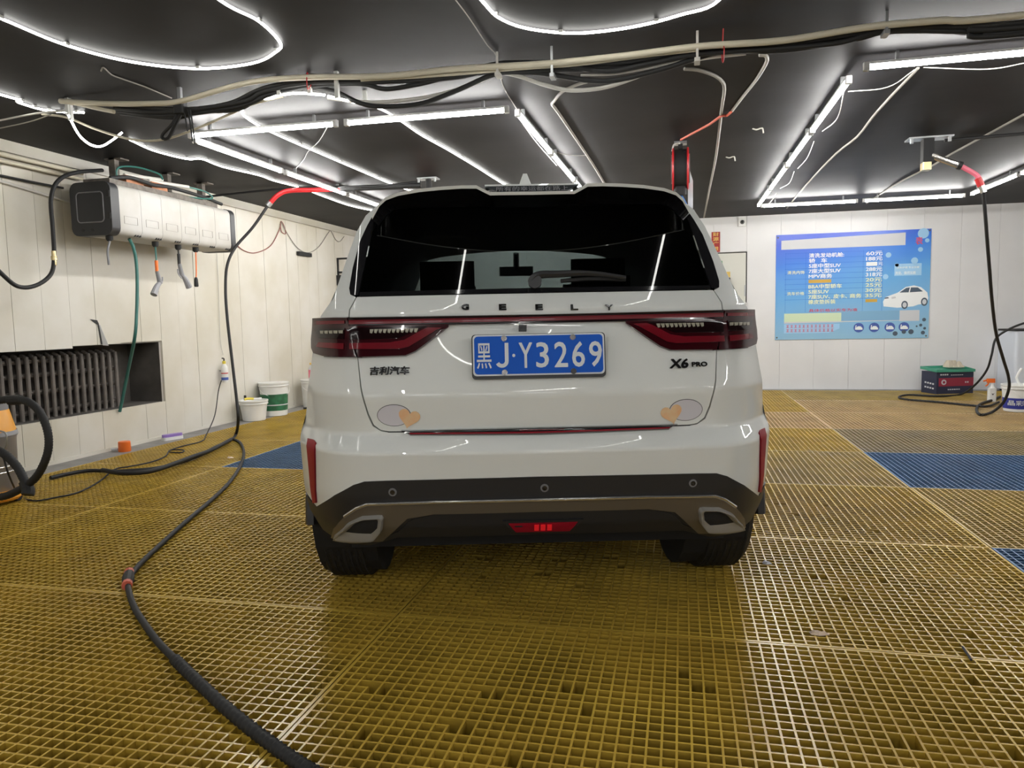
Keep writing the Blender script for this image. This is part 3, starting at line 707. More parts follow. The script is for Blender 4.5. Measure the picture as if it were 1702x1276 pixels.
ws=lambda i,j: j>=NB-1 and 2.72<=secs[i][NP-1].y and secs[i+1][NP-1].y<=3.47
for s in (1,-1):
    shell('body_side',lambda i,j: not ws(i,j) and j<NB+NG-1,'paint',s)
    shell('roof_panel',lambda i,j: not ws(i,j) and j>=NB+NG-1 and i<12,'paint',s)
    shell('bonnet',lambda i,j: not ws(i,j) and j>=NB+NG-1 and i>=12,'paint',s)
    shell('windscreen',ws,'windscreen',s)
    shell('cabin_lining',lambda i,j: not ws(i,j) and ymid(i)<3.4 and i>0,'cabin',s,-.03)
    for a,b_ in ((1,6),(8,9),(9,11)):
        shell('side_window',lambda i,j: a<=i<=b_ and NB-1<=j<NB+NG-2 and i<11 and not ws(i,j),'black_gloss',s,.006)
    # arch trim, sill, mirror, handles
    for a in AX:
        P=[(s*.872,a+.40*math.cos(t),.325+.40*math.sin(t)) for t in [math.pi*k/16 for k in range(17)]]
        MB().tube(P,.024,6,0).build('arch_trim','black_plastic',car,True)
        wb=MB().lathe([(.001,-.14),(.38,-.14),(.38,.10)],(s*.74,a,.40),24,'x'); wb.build('wheel_well','cabin',car)
        wh=MB().lathe([(.20,-.108),(.30,-.112),(.335,-.10),(WR,-.075),(WR,.075),(.335,.10),(.30,.112),(.235,.108),(.20,.09)],(s*.775,a,WR),40,'x').build('wheel','tyre',car,True,30)
        MB().lathe([(.001,.06),(.06,.085),(.20,.075),(.235,.105),(.235,.085),(.20,-.09)] if s>0 else [(.001,-.06),(.06,-.085),(.20,-.075),(.235,-.105),(.235,-.085),(.20,.09)],(s*.775,a,WR),30,'x').build('rim','silver',wh,True,30)
        for q in range(5):
            t=2*math.pi*q/5; c,d=math.cos(t),math.sin(t)
            MB().tube([(s*.862,a+.05*c,WR+.05*d),(s*.868,a+.215*c,WR+.215*d)],.022,6,0).build('spoke','darkchrome',wh)
        for q in range(-3,4):
            MB().lathe([(WR+.0015,q*.024-.004),(WR+.0015,q*.024+.004)],(s*.775,a,WR),40,'x').build('tread_groove','cabin',wh)
    MB().box((s*.80,1.32,.22),(s*.915,3.17,.36)).build('sill_trim','black_plastic',car)
    dm=MB().rbox((min(s*.86,s*1.04),2.66,1.07),(max(s*.86,s*1.04),2.78,1.20),.05).build('door_mirror','paint',car,True)
    MB().box((min(s*.885,s*1.02),2.654,1.085),(max(s*.885,s*1.02),2.662,1.185)).build('mirror_glass','black_gloss',dm); MB().tube([(s*.78,2.76,1.03),(s*.90,2.72,1.09)],.028,8,0).build('mirror_stalk','black_plastic',dm)
    for yy in (1.45,2.35): MB().rbox((min(s*.84,s*.888),yy,.90),(max(s*.84,s*.888),yy+.2,.922),.012).build('door_handle','paint',car)
    rp_=[section(q)[NB+NG-1] for q in (.95,1.1,1.7,2.3,2.45)]
    MB().tube([(s*(p.x-.03),p.y,p.z+d_) for p,d_ in zip(rp_,(.0,.045,.05,.045,.0))],.013,6).build('roof_rail','silver',car,True)
    MB().box((s*.35,4.50,.66),(s*.66,4.56,.78)).build('headlamp','lamp_clear',car)
MB().box((-.70,.30,.26),(.70,4.3,.36)).build('underbody','cabin',car)
MB().box((-.66,.35,.36),(.66,3.3,.98)).build('cabin_floor','cabin',car)
MB().box((-.66,3.0,.9),(.66,3.35,1.13)).build('dashboard','cabin',car)
for y,zt2,xs in ((.95,1.13,(-.36,.36)),(1.75,1.16,(-.42,.44)),(2.45,1.16,(-.40,.42))):
    for x in xs:
        st_=MB().rbox((x-.2,y,.7),(x+.2,y+.14,zt2),.06).build('seat_back','cabin',car)
        hw_=.155 if 1.5<y<2 else .12
        MB().rbox((x-hw_,y+.02,zt2+.02),(x+hw_,y+.11,zt2+(.27 if 1.5<y<2 else .16)),.04).build('headrest','cabin',st_)
MB().rbox((-.12,2.86,1.405),(.12,2.90,1.47),.015).build('cabin_mirror','cabin',car)
MB().tube([(0,2.88,1.45),(0,2.83,1.56)],.02,6,0).build('mirror_stalk','cabin',car)
MB().tube([(-.45,.55,.33),(.45,.55,.33)],.08,12,0).build('silencer','rust',car,True)
# rear wiper
def gp(u,v,o): return car_hit(u,v,lambda x,z:YS(x,z)-o*1.3)
wp=MB().tube([gp(889,469,.008),gp(889,467,.045)],.024,12,0).build('wiper','black_plastic',car,True)
b=MB(); P=[gp(884,466,.035),gp(896,457,.05),gp(925,455.5,.055),(gp(965,454,.05)),gp(1000,456,.04),gp(1040,461.5,.03)]
b.tube(P,lambda t:.0135*(1-.6*t)+.002,8,6); b.build('wiper_arm','black_plastic',wp,True)
MB().tube([gp(932,467,.012),gp(980,463.5,.014),gp(1040,464.5,.012)],.007,6,4).build('wiper_blade','rubber',wp,True)
# ================================================================ LIGHTING FIXTURES
TZ=2.435
def batten(p,q,label,group):
    "linked LED tube hung just under the ceiling: housing, lit tube, two end caps, two clips"
    p=Vector(p); q=Vector(q); d=(q-p); L=d.length; d.normalize(); sd=Vector((-d.y,d.x,0)); c=(p+q)/2
    o=thing('tube_light',label,'tube light',(c.x,c.y,ZC),math.atan2(d.y,d.x),group)
    h=L/2; hh=TZ-ZC
    MB().tube([(-h+.03,0,hh),(h-.03,0,hh)],.0155,10,0).build('lit_tube','tube',o,True)
    MB().box((-h,-.014,hh+.012),(h,.014,hh+.026)).build('housing','housing',o)
    for s in (-1,1):
        MB().rbox((min(s*h,s*(h-.032)),-.018,hh-.018),(max(s*h,s*(h-.032)),.018,hh+.024),.006).build('end_cap','housing',o)
        MB().box((s*h*.7-.008,-.012,hh+.024),(s*h*.7+.008,.012,0)).build('clip','galv',o)
    return o
def run(a,b,n,label,group):
    a=Vector(a); b=Vector(b)
    for i in range(n):
        p=a.lerp(b,i/n); q=a.lerp(b,(i+1)/n); g=(q-p).normalized()*.025; batten(p+g,q-g,label,group)
ga='tube lights over the parked car'; gb='tube lights on the poster side'
run((-3.42,4.66,TZ),(-1.05,4.70,TZ),2,'lit tube light on the ceiling, cross run before the car roof',ga)
run((-1.04,4.76,TZ),(-1.0,9.7,TZ),4,'lit tube light on the ceiling in the lengthwise run above the roof fin',ga)
run((-3.44,4.75,TZ),(-3.40,9.7,TZ),4,'lit tube light on the ceiling in the run near the hose cabinet',ga)
run((-3.40,9.74,TZ),(-1.02,9.74,TZ),2,'lit tube light on the ceiling beyond the car roof',ga)
run((.95,4.48,TZ),(3.30,4.46,TZ),2,'lit tube light on the ceiling in the corner cross run on the poster side',gb)
run((.945,4.66,TZ),(.935,9.68,TZ),4,'lit tube light on the ceiling in the lengthwise run beside the hose reel',gb)
run((.945,9.72,TZ),(3.28,9.72,TZ),2,'lit tube light on the ceiling in the cross run above the price poster',gb)
run((3.29,4.55,TZ),(3.29,9.65,TZ),4,'lit tube light on the ceiling in the lengthwise run above the black boom hose',gb)
gc='tube lights behind the viewer'
run((-3.9,-3.6,TZ),(-3.9,-.2,TZ),3,'lit tube light on the ceiling near the shutter and the cream wall',gc)
run((-1.04,-3.9,TZ),(-1.04,-.4,TZ),3,'unseen tube light in a run added to light the car rear, cream wall side',gc)  # this run and the next are unseen, added to brighten the car rear
run((.95,-3.9,TZ),(.95,-.4,TZ),3,'unseen tube light in a run added to light the car rear, white wall side',gc)
run((3.9,-3.6,TZ),(3.9,2.2,TZ),5,'lit tube light on the ceiling along the plain white side wall',gc)
SZ=ZC-.012
def strip(label,pts,group=None,closed=False,smooth=6,r=.0065,name='led_strip'):
    P=[Vector(p) for p in pts]
    if closed: P=P+[P[0]]
    o=thing(name,label,'LED strip',(P[0].x,P[0].y,P[0].z),0,group); P=[p-P[0] for p in P]
    MB().tube(P,r,6,smooth).build('lit_tape','strip',o,True)
    Q=catmull(P,smooth) if smooth else P
    stp=max(1,len(Q)//8)
    for q in Q[stp//2::stp]:
        if q.z>-.05+P[0].z: MB().box((q.x-.011,q.y-.011,q.z-.001),(q.x+.011,q.y+.011,q.z+ZC-o.location.z-q.z if q.z+o.location.z<ZC else q.z+.006)).build('tape_clip','stripoff',o)
    return o
def C_(pts,z=SZ): return [fl(u,v,z) for u,v in pts]
# oval loops overhead
l1=C_([(0,30),(110,75),(220,103),(330,114),(420,105),(460,85),(465,70),(430,35),(365,0)])
l1=l1+[Vector((-1.88,2.4,SZ)),Vector((-1.88,1.2,SZ)),Vector((-1.95,.45,SZ)),Vector((-2.2,.1,SZ)),Vector((-2.5,.1,SZ)),Vector((-2.78,.45,SZ)),Vector((-2.87,1.2,SZ)),Vector((-2.89,2.2,SZ))]
strip('long oval LED strip loop on the ceiling nearer the cream wall',l1,'LED loops on the ceiling',True)
l2=C_([(800,0),(830,30),(880,48),(960,55),(1050,45),(1130,25),(1195,0)])
l2=l2+[Vector((.24,3.0,SZ)),Vector((.27,2.0,SZ)),Vector((.25,.9,SZ)),Vector((.1,.3,SZ)),Vector((-.3,.1,SZ)),Vector((-.7,.3,SZ)),Vector((-.84,.9,SZ)),Vector((-.86,2.0,SZ))]
strip('long oval LED strip loop on the ceiling behind the car tailgate',l2,'LED loops on the ceiling',True)
# straight tapes above the car roof
strip('LED strip draped over the cable bundle, then running straight above the car roof',[at(545,160,1,3.95),at(580,168,1,3.98)]+C_([(632,181),(665,200),(700,224),(745,249),(790,276),(838,306)])+[Vector((-1.70,8.6,SZ))])
strip('LED strip bending sharply off the cable bundle, then running straight to the swivel boom',[at(540,158,1,3.95),at(490,155,1,3.95),at(440,165,1,4.0)]+C_([(402,184),(425,206),(470,228),(530,254),(600,284),(660,309)])+[Vector((-2.75,8.4,SZ))])
strip('wavy LED strip running above the white hose cabinet to the far wall',C_([(215,232),(255,250),(310,264),(335,264),(370,277),(430,291),(455,300),(500,312),(540,327),(580,341),(622,350)])+[Vector((-3.55,9.2,SZ))])
strip('LED strip arc on the ceiling by the cream wall, ending at the cable bundle',[Vector((-4.2,1.2,SZ)),Vector((-4.25,2.4,SZ))]+C_([(0,157),(30,170),(70,182),(105,186),(140,187)]))
strip('drooping LED strip loop hanging below the cable bundle',[at(112,187,1,3.9),at(118,200,1,3.92),at(132,225,1,3.95),at(150,240,1,3.97),at(168,243,1,3.98),at(185,234,1,4.0),at(203,220,1,4.02)])
# ================================================================ CABLES AND CONDUITS
YBU=3.92
def cable(name,label,pts,r,m,cat='cable',group=None,smooth=6,seg=7):
    P=[Vector(p) for p in pts]; o=recentre(MB().tube(P,r,seg,smooth).build(name,m,None,True,60)); return tag(o,label,cat,group)
def BY(pts,y=YBU): return [at(u,v,1,y) for u,v in pts]
cable('conduit','long cream conduit along the cable bundle below the ceiling',BY([(100,168),(170,172),(250,172),(300,168),(380,145),(440,133),(520,128),(640,126),(760,114),(900,106),(1040,92),(1160,77),(1300,67),(1440,45),(1560,34),(1702,25)],YBU-.03)+[Vector((3.5,YBU-.03,2.455)),Vector((XR-.01,YBU-.03,2.44))],.0165,'conduit','conduit')
cable('conduit','short second cream conduit tucked under the long one',BY([(600,133),(720,126),(860,114),(960,107),(1080,92),(1160,83)],YBU),.009,'conduit','conduit')
cable('conduit','cream conduit stub rising from the wall end of the bundle',[at(100,168,1,3.9),at(130,173,1,3.9),at(160,180,1,3.9),at(190,186,1,3.9)],.012,'conduit','conduit')
blk=[[(190,180),(280,186),(400,170),(440,152),(520,138),(640,136),(760,128),(826,112),(920,108),(1010,118),(1080,105),(1160,90),(1300,80),(1400,70),(1474,48),(1600,44),(1702,45)],
     [(195,184),(280,192),(400,176),(450,156),(520,143),(600,140),(640,148),(690,141),(760,126),(830,118),(920,116),(1040,112),(1160,86),(1300,84),(1420,66),(1480,52),(1600,52),(1702,56)],
     [(200,188),(290,196),(330,186),(400,180),(450,148),(540,148),(600,172),(640,177),(700,172),(760,150),(828,122),(900,122),(1000,135),(1090,118),(1200,86),(1330,78),(1440,58),(1560,46),(1702,49)],
     [(200,176),(300,182),(380,172),(440,146),(520,134),(640,132),(760,124),(826,106),(920,104),(1040,104),(1160,80),(1300,74),(1440,54),(1600,40),(1702,37)],
     [(210,184),(300,190),(390,174),(445,158),(540,140),(680,134),(800,116),(900,113),(1000,112),(1090,97),(1200,80),(1340,72),(1470,46),(1640,47),(1702,52)]]
for i,p in enumerate(blk): cable('power_cable','black cable in the thick bundle strung below the ceiling',BY(p,YBU+.02+.014*(i%3))+[Vector((3.5,YBU+.02+.014*(i%3),2.40+.012*i)),Vector((XR-.01,YBU+.02+.014*(i%3),2.39+.012*i))],.0135,'rubber','cable','black bundled cables')
cable('power_cable','white sagging cable below the black bundle, over the car roof',BY([(545,163),(620,170),(700,163),(770,146),(826,123),(860,126),(905,141),(950,150),(1010,144),(1080,120),(1160,98),(1240,88)],YBU+.06),.011,'conduit_w','cable')
cable('power_cable','second white cable rising from the sagging one to the bundle',BY([(965,125),(1020,123),(1080,113),(1150,97)],YBU+.05),.006,'conduit_w','cable')
cable('power_cable','cream cable hanging in a long curve from the bundle by the cream wall',BY([(70,190),(110,195),(160,215),(220,232),(270,232),(320,216),(370,195),(420,173),(470,160)],YBU+.08),.0075,'conduit','cable')
cable('power_cable','grey wire from the cream wall to the bundle end',BY([(0,200),(40,192),(80,186),(120,184)],YBU+.03),.006,'conduit_w','cable')
cable('power_cable','thin brown-grey wire sagging at the bundle end',BY([(0,213),(50,202),(85,190)],YBU+.05),.004,'wire_grey','cable')
# cable-tie knot, ties and hooks
k=at(300,178,1,YBU)
kn=thing('cable_knot','dark knot of tied cables and loose tails on the ceiling bundle','cable tie',(k.x,k.y,k.z))
MB().rbox((-.035,-.03,-.04),(.035,.03,.04),.015).build('wrap','rubber',kn)
MB().tube([(-.02,0,-.03),(-.06,0,-.09),(-.14,.02,-.135),(-.16,.03,-.16),(-.12,.03,-.165),(-.06,.02,-.10),(.0,0,-.04)],.010,6).build('loose_loop','rubber',kn,True)
for dx,l in ((.02,.14),(.05,.2),(.065,.22),(-.005,.05)): MB().tube([(dx,0,-.02),(dx+.01,.0,-l*.5),(dx+.012,.01,-l)],.005,5).build('loose_tail','rubber',kn,True)
MB().box((-.012,-.01,.035),(.012,.01,ZC-k.z)).build('hook','galv',kn)
def tie(u,v0,v1,m='galv',lab='metal hanger strap holding the cable bundle',n='cable_hanger',dy=0):
    a,b=at(u,v0,1,YBU-.035+dy),at(u,v1,1,YBU-.035+dy)
    o=thing(n,lab,'hanger',(a.x,a.y,ZC)); MB().box((-.006,-.004,b.z-ZC),(.006,.004,0)).build('strap',m,o); MB().rbox((-.014,-.012,b.z-ZC-.012),(.014,.06,b.z-ZC+.006),.005).build('cradle',m,o)
tie(917,98,124,'galv','grey metal hanger strap around the bundle over the car roof')
tie(826,95,122,'conduit_w','small white clamp hanger where the white cable meets the bundle')
tie(1159,70,98,'conduit_w','tall white plastic hanger clip gripping the cable bundle')
tie(1474,36,52,'galv','grey hook hanger on the bundle near the corner cross tube')
for u,v in ((511,133),(1202,86)):
    a=at(u,v,1,YBU-.03); o=recentre(MB().tube([(a.x,a.y,a.z+.04),(a.x+.004,a.y-.015,a.z),(a.x,a.y,a.z-.05),(a.x-.003,a.y+.05,a.z),(a.x,a.y,ZC)],.003,5).build('wire_tie','red',None)); tag(o,'thin red wire tie around the black cable bundle','wire tie','red wire ties')
WZ=ZC-.006
def cw(lab,pts,r,m,nm='conduit',cat='conduit'): return cable(nm,lab,C_(pts,WZ),r,m,cat,None,3)
cw('beige conduit bent near the white sagging cable and running over the car roof',[(985,133),(960,140),(935,152),(921,168),(918,174),(930,190),(975,257),(990,280),(1003,302),(1030,345)],.0105,'wire_grey')
cw('beige conduit curving off the bundle and running past the hose reel to the back wall',[(1137,114),(1160,116),(1185,124),(1199,134),(1204,148),(1199,185),(1190,260),(1180,310),(1170,361)],.011,'wire_grey')
cw('white conduit crook ending in the red pipe joint',[(1262,91),(1272,92),(1275,100),(1268,115),(1255,135),(1235,160),(1217,184)],.011,'conduit_w')
cw('grey wire wandering from the corner cross tube to the price poster wall',[(1526,113),(1510,130),(1480,161),(1450,195),(1425,227),(1390,255),(1352,294),(1325,325),(1308,346)],.009,'wire_grey','power_cable','cable')
cw('grey wire crossing behind the boom bracket towards the price poster',[(1702,190),(1660,213),(1610,240),(1570,262),(1550,275),(1500,300),(1470,318),(1440,338)],.009,'wire_grey','power_cable','cable')
cw('thin steel wire crossing the bundle hanger over the car roof',[(757,0),(780,30),(810,75),(826,95),(835,140),(858,180),(880,215),(920,250),(950,258),(975,258)],.0028,'wire_grey','wire','wire')
cw('thin frayed wire from ceiling patch to the cable knot',[(168,118),(172,112),(185,124),(203,131),(240,144),(285,163)],.004,'wire_grey','wire','wire')
cw('thin wire crossing between two ceiling tube runs over the hose cabinet',[(545,210),(530,235),(512,252),(505,265),(490,282)],.003,'conduit_w','wire','wire')
cable('power_cable','salmon red pipe from the conduit joint to the hose reel',C_([(1215,186),(1208,192),(1198,193),(1180,206),(1150,222),(1132,232)],WZ-.012),.009,'salmon','pipe',None,2)
for k_,(u,v) in enumerate(((1262,215),(1216,262))):
    a=fl(u,v,ZC-.012); o=recentre(MB().tube([(a.x-.05,a.y,a.z+.01),(a.x-.02,a.y,a.z),(a.x+.02,a.y,a.z+.008),(a.x+.03,a.y,a.z-.03)],.006,5,4).build('ceiling_hook','conduit_w',None,True)); tag(o,'small bent white hook screwed into the dark ceiling','hook','small white ceiling hooks')
# wire loops under the tube run of the poster side
for (u0,v0),(um,vm),(u1,v1) in (((1405,140),(1392,196),(1367,218)),((1353,235),(1342,262),(1326,280)),((1320,285),(1312,304),(1297,313)),((1291,321),(1284,332),(1277,340))):
    a,b,c=[fl(u,v,TZ+dz) for (u,v),dz in (((u0,v0),.02),((um,vm),-.06),((u1,v1),.02))]; cable('lamp_wire','thin white wire sagging beside a tube light on the poster side',[a,b,c],.003,'conduit_w','wire','sagging lamp wires')
for (u0,v0),(um,vm),(u1,v1),lb_ in (((862,195),(890,235),(925,275),'white lead beside the tube run above the roof fin'),((1410,152),(1475,145),(1520,116),'white lead from the lengthwise tube run to the corner cross tube'),((1535,112),(1640,115),(1702,105),'purple-white lead sagging under the corner cross tube')):
    a,b,c=[fl(u,v,TZ+dz) for (u,v),dz in (((u0,v0),.02),((um,vm),-.03),((u1,v1),.02))]; cable('lamp_wire',lb_,[a,b,c],.003,'conduit_w','wire')
# pipes along the top of the cream wall
for z,xo,r,lb_ in ((2.39,.05,.018,'upper cream pipe running along the top of the cream wall'),(2.34,.05,.015,'lower cream pipe running along the top of the cream wall')):
    cable('pipe',lb_,[(XL+xo,YF+.02,z),(XL+xo,2,z),(XL+xo,5.3,z)],r,'conduit','pipe',None,0)
cable('power_cable','black cable along the top of the cream wall to the hose cabinet',[(XL+.03,2.0,2.25),(XL+.03,4.4,2.235),(XL+.04,5.1,2.235)],.009,'rubber','cable',None,3)
cable('power_cable','thin cream conduit sloping along the cream wall before the hose cabinet',[(XL+.02,3.9,2.24),(XL+.02,4.6,2.19),(XL+.02,5.3,2.12)],.011,'conduit_w','conduit',None,3)
# ================================================================ HOSE CABINET ON THE LEFT
CX0,CX1,CYa,CYb,CZ0,CZ1=-4.77,-4.40,5.02,6.68,1.835,2.245
cab=thing('hose_cabinet','long white six-drum hose cabinet with black end cap hung by the cream wall','hose cabinet',(CX1-.18,CYa,CZ0))
def rprof(x0,x1,z0,z1,r,n=4,y=0):
    out=[]
    for cx,cz,a0 in ((x1-r,z1-r,0),(x0+r,z1-r,90),(x0+r,z0+r,180),(x1-r,z0+r,270)):
        for k in range(n+1):
            t=math.radians(a0+90*k/n); out.append(Vector((cx+r*math.cos(t),y,cz+r*math.sin(t))))
    return out
ox,oy,oz=cab.location
def cprism(name,m,y0,y1,grow=0,r=.06,parent=cab):
    P=rprof(CX0-ox-grow,CX1-ox+grow,CZ0-oz-grow,CZ1-oz+grow,r,4,y0-oy); return MB().prism(P,(0,y1-y0,0)).build(name,m,parent,True,40)
nseg=6; sl=(CYb-CYa-.16)/nseg
for i in range(nseg):
    y0=CYa+.09+i*sl; sg_=cprism('cover_section','grimy_white',y0+.0015,y0+sl-.0015)
    fx=CX1-ox+.0; 
    for a,b_,c,d in ((.05,sl-.05,.098,.100),(.05,sl-.05,.158,.160),(.05,.052,.098,.160),(sl-.052,sl-.05,.098,.160)):
        MB().box((fx,y0+a-oy,c),(fx+.0025,y0+b_-oy,d)).build('label_frame','wire_grey',sg_)
    for q in (0,1,2): MB().box((CX1-ox-.035,y0+sl*.72+q*.028-oy,.008),(CX1-ox-.012,y0+sl*.72+q*.028+.012-oy,.022)).build('vent_slot','gap',sg_)
for y0,y1 in ((CYa,CYa+.09),(CYb-.07,CYb)):
    ec=cprism('end_cap','end_black',y0,y1,.006,.065)
    if y0==CYa:
        P=rprof(CX0-ox+.055,CX1-ox-.065,CZ0-oz+.10,CZ1-oz-.075,.03,4,y0-oy); 
        MB().tube(P+[P[0]],.005,5,0).build('cap_groove','grey_plastic',ec)
        for zz in (.12,.29): MB().rbox((CX1-ox-.03,CYa-oy-.008,zz),(CX1-ox+.004,CYa-oy+.05,zz+.05),.012).build('cap_notch','gap',ec)
        for xx in (.10,.19): MB().lathe([(.013,0),(.013,.008)],(CX0-ox+xx,CYa-oy-.004,.04),10,'y').build('cap_screw','gap',ec)
for yy in (5.35,6.0,6.5): 
    MB().box((-.10,yy-oy,CZ1-oz),(-.04,yy+.05-oy,ZC-oz)).build('hanger','rust',cab); MB().box((-.14,yy-oy,ZC-oz-.012),(.02,yy+.10-oy,ZC-oz)).build('hanger_plate','rust',cab)
MB().box((-.15,CYa+.1-oy,CZ1-oz),(.10,CYb-.15-oy,CZ1-oz+.05)).build('top_frame','rust',cab)
for y0,y1 in ((5.32,5.52),(5.62,5.82)): MB().box((.01,y0-oy,CZ1-oz+.05),(.09,y1-oy,CZ1-oz+.11)).build('wood_block','brick',cab)
for a,b_ in (((.02,5.38,2.37),(.06,5.80,2.40)),((.06,5.62,2.36),(.10,6.1,2.385))): 
    MB().tube([(a[0],a[1]-oy,a[2]-oz),(b_[0],b_[1]-oy,b_[2]-oz)],.015,8,0).build('inlet_pipe','conduit_w',cab)
for pts in ([(.0,5.32,2.32),(.0,5.34,2.42),(.04,5.5,2.455),(.08,5.72,2.44),(.08,5.78,2.40)],[(.1,6.1,2.385),(.14,6.3,2.37),(.15,6.38,2.32),(.1,6.2,2.30),(.05,5.98,2.29)]):
    MB().tube([(p[0],p[1]-oy,p[2]-oz) for p in pts],.008,6).build('feed_hose','green_hose',cab,True)
cable('power_cable','heap of dark cables lying on top of the hose cabinet',[(-4.5,5.15,2.30),(-4.47,5.35,2.335),(-4.46,5.6,2.32),(-4.5,5.9,2.345),(-4.46,6.3,2.32),(-4.48,6.6,2.30)],.016,'rubber')
# outlets and hanging tools
FX=CX1-.09
def outlet(y): MB().lathe([(.028,0),(.028,-.03),(.018,-.045)],(FX-ox,y-oy,0),12).build('outlet','rubber',cab,True)
ys=[at(u,v,0,FX).y for u,v in ((182,398),(215,402),(258,405),(296,410),(325,413))]
for i in (0,2,3,4): outlet(ys[i])
z0=CZ0-.045
def PXF(u,v): return at(u,v,0,FX)
cable('drop_hose','short dark hose end hanging below the hose cabinet',[(FX,ys[0],z0),PXF(179,418),PXF(181,440)],.009,'grey_plastic','hose')
gh=[Vector((FX,ys[1],CZ0-.005)),PXF(221,410),PXF(226,432),PXF(228,470),PXF(227,520),PXF(224,560),PXF(212,620),PXF(203,660),PXF(199,681)]
gh[-2].x-=.1; gh[-1].x=XL+.02; gh[-1]=at(199,684,0,XL+.02); gh[-2]=at(205,655,0,XL+.08); gh[-3]=at(213,615,0,XL+.2)
cable('drop_hose','long green hose hanging from the hose cabinet down to the radiator opening',gh,.014,'green_hose','hose')
def gun(name,label,y,u1,v1,ang,m1,mh,long_):
    p=PXF(u1,v1); o=thing(name,label,'spray gun',p)
    top=Vector((0,y-p.y,z0-p.z))
    MB().tube([top,Vector((0,(y-p.y)*.5,top.z*.5)),Vector((0,0,.09))],.008,6).build('supply_hose',mh,o,True)
    MB().tube([(0,0,.10),(0,0,.0)],lambda t:.014,8,0).build('connector','orange2' if not long_ else 'rubber',o,True)
    MB().tube([(0,0,.01),(.0,.02,-.06),(0,.03,-.10)],lambda t:.016+.006*t,10,4).build('grip','grey_plastic',o,True)
    s=ang
    MB().tube([(0,.03,-.09),(0,.03+s*.05,-.13),(0,.03+s*.10,-.20)],lambda t:.018+.012*t,10,4).build('nozzle',m1,o,True)
    MB().tube([(0,.02,-.12),(.0,.02-s*.045,-.08),(0,.02-s*.05,-.04)],.006,6,3).build('trigger',m1,o,True)
    return o
gun('spray_gun','grey trigger spray gun on a thin green hose, hanging from the hose cabinet',ys[2],261,452,-.9,'midgrey','green_hose',False)
gun('spray_gun','grey trigger spray gun on a dark hose, hanging from the hose cabinet',ys[3],298,440,.9,'midgrey','rubber',True)
p=PXF(326,466); o=thing('power_plug','dark cable socket on an orange lead hanging from the hose cabinet','socket',p)
MB().tube([(0,ys[4]-p.y,z0-p.z),(0,.01,.08),(0,0,.02)],.006,6).build('lead','orange2',o,True); MB().lathe([(.010,.03),(.017,.01),(.020,-.05),(.016,-.06)],(0,0,0),10).build('socket_body','rubber',o,True)
cable('power_cable','black hose looping down from the wall top with a brass coupling',[at(170,283,0,XL+.12),at(125,287,0,XL+.2),at(97,300,0,XL+.25),at(85,330,0,XL+.25),at(88,380,0,XL+.25),at(90,425,0,XL+.25),at(85,455,0,XL+.25),at(60,474,0,XL+.25),at(30,476,0,XL+.25),at(0,452,0,XL+.25),at(-30,420,0,XL+.25)],.016,'rubber','hose')
a=at(90,430,0,XL+.25); o=recentre(MB().lathe([(.0165,-.05),(.0175,-.03),(.017,-.012),(.022,-.01),(.022,.02),(.0165,.022),(.0165,.06)],a,12).build('hose_coupling','brass',None,True)); tag(o,'brass coupling with dark ring on the looping black hose','hose coupling')
# cables pinned on the left wall
XW=XL+.012
cable('power_cable','reddish cable sagging on the cream wall right of the hose cabinet',[at(u,v,0,XW) for u,v in ((388,402),(405,416),(425,420),(450,408),(465,380),(467,368),(472,375),(475,388),(468,385),(466,372))],.006,'dullred','cable')
cable('power_cable','grey cable sagging on the cream wall, ending in a black plug strip',[at(u,v,0,XW) for u,v in ((467,368),(480,392),(495,412),(512,420),(530,410),(545,388),(550,384),(558,398),(565,401),(572,393))],.0055,'wire_grey','cable')
a=at(505,422,0,XW); o=recentre(MB().rbox((XL,a.y-.18,a.z-.03),(XL+.05,a.y+.16,a.z+.02),.01).build('plug_strip','rubber',None)); tag(o,'black plug strip on the cream wall','plug strip')
cable('power_cable','thin white cord hanging down the cream wall under the hose cabinet',[at(360,416,0,XW),at(363,470,0,XW),at(366,560,0,XW),at(371,590,0,XW)],.0035,'conduit_w','cord')
# ================================================================ RADIATOR
rad=thing('radiator','dirty cast-iron column radiator in the cream wall recess','radiator',(XL-.20,OY0+.02,OZ0))
n=24; yy0,yy1=.06,1.86; hh=OZ1-OZ0-.06
cm=None
for i in range(n):
    y=yy0+(yy1-yy0)*i/(n-1)
    if cm is None:
        b=MB()
        for dx in (.07,-.02): b.tube([(dx,0,.0),(dx,0,hh-.06),(dx-.015,0,hh-.02),(dx-.05,0,hh)],.017,8,3)
        cm=b.mesh('column','iron',True)
    link('column',cm,rad,(0,y,0))
for z in (.06,.22,.36,hh-.05): MB().tube([(.03,yy0-.02,z),(.03,yy1+.02,z)],.020,8,0).build('cross_pipe','iron',rad,True)
# ================================================================ VACUUM CLEANER
vc=Vector((-4.335,3.70,0)); vac=thing('vacuum_cleaner','workshop vacuum cleaner with grey drum and orange head, by the radiator','vacuum cleaner',vc)
MB().lathe([(.215,.02),(.225,.035),(.22,.07),(.19,.08)],(0,0,0),28).build('base','orange',vac,True)
drum=MB().lathe([(.185,.08),(.19,.09),(.198,.40),(.20,.405),(.20,.42)],(0,0,0),28).build('drum','drum',vac,True)
for z in (.20,.235): MB().lathe([(.196,z-.004),(.198,z),(.196,z+.004)],(0,0,0),28).build('drum_rib','silver',drum,True)
MB().lathe([(.205,.42),(.21,.43),(.205,.455)],(0,0,0),28).build('collar','midgrey',vac,True)
MB().lathe([(.20,.455),(.17,.585),(.165,.59)],(0,0,0),28).build('head','orange',vac,True)
MB().lathe([(.168,.59),(.165,.63),(.10,.66),(.001,.665)],(0,0,0),28).build('lid','grey_plastic',vac,True)
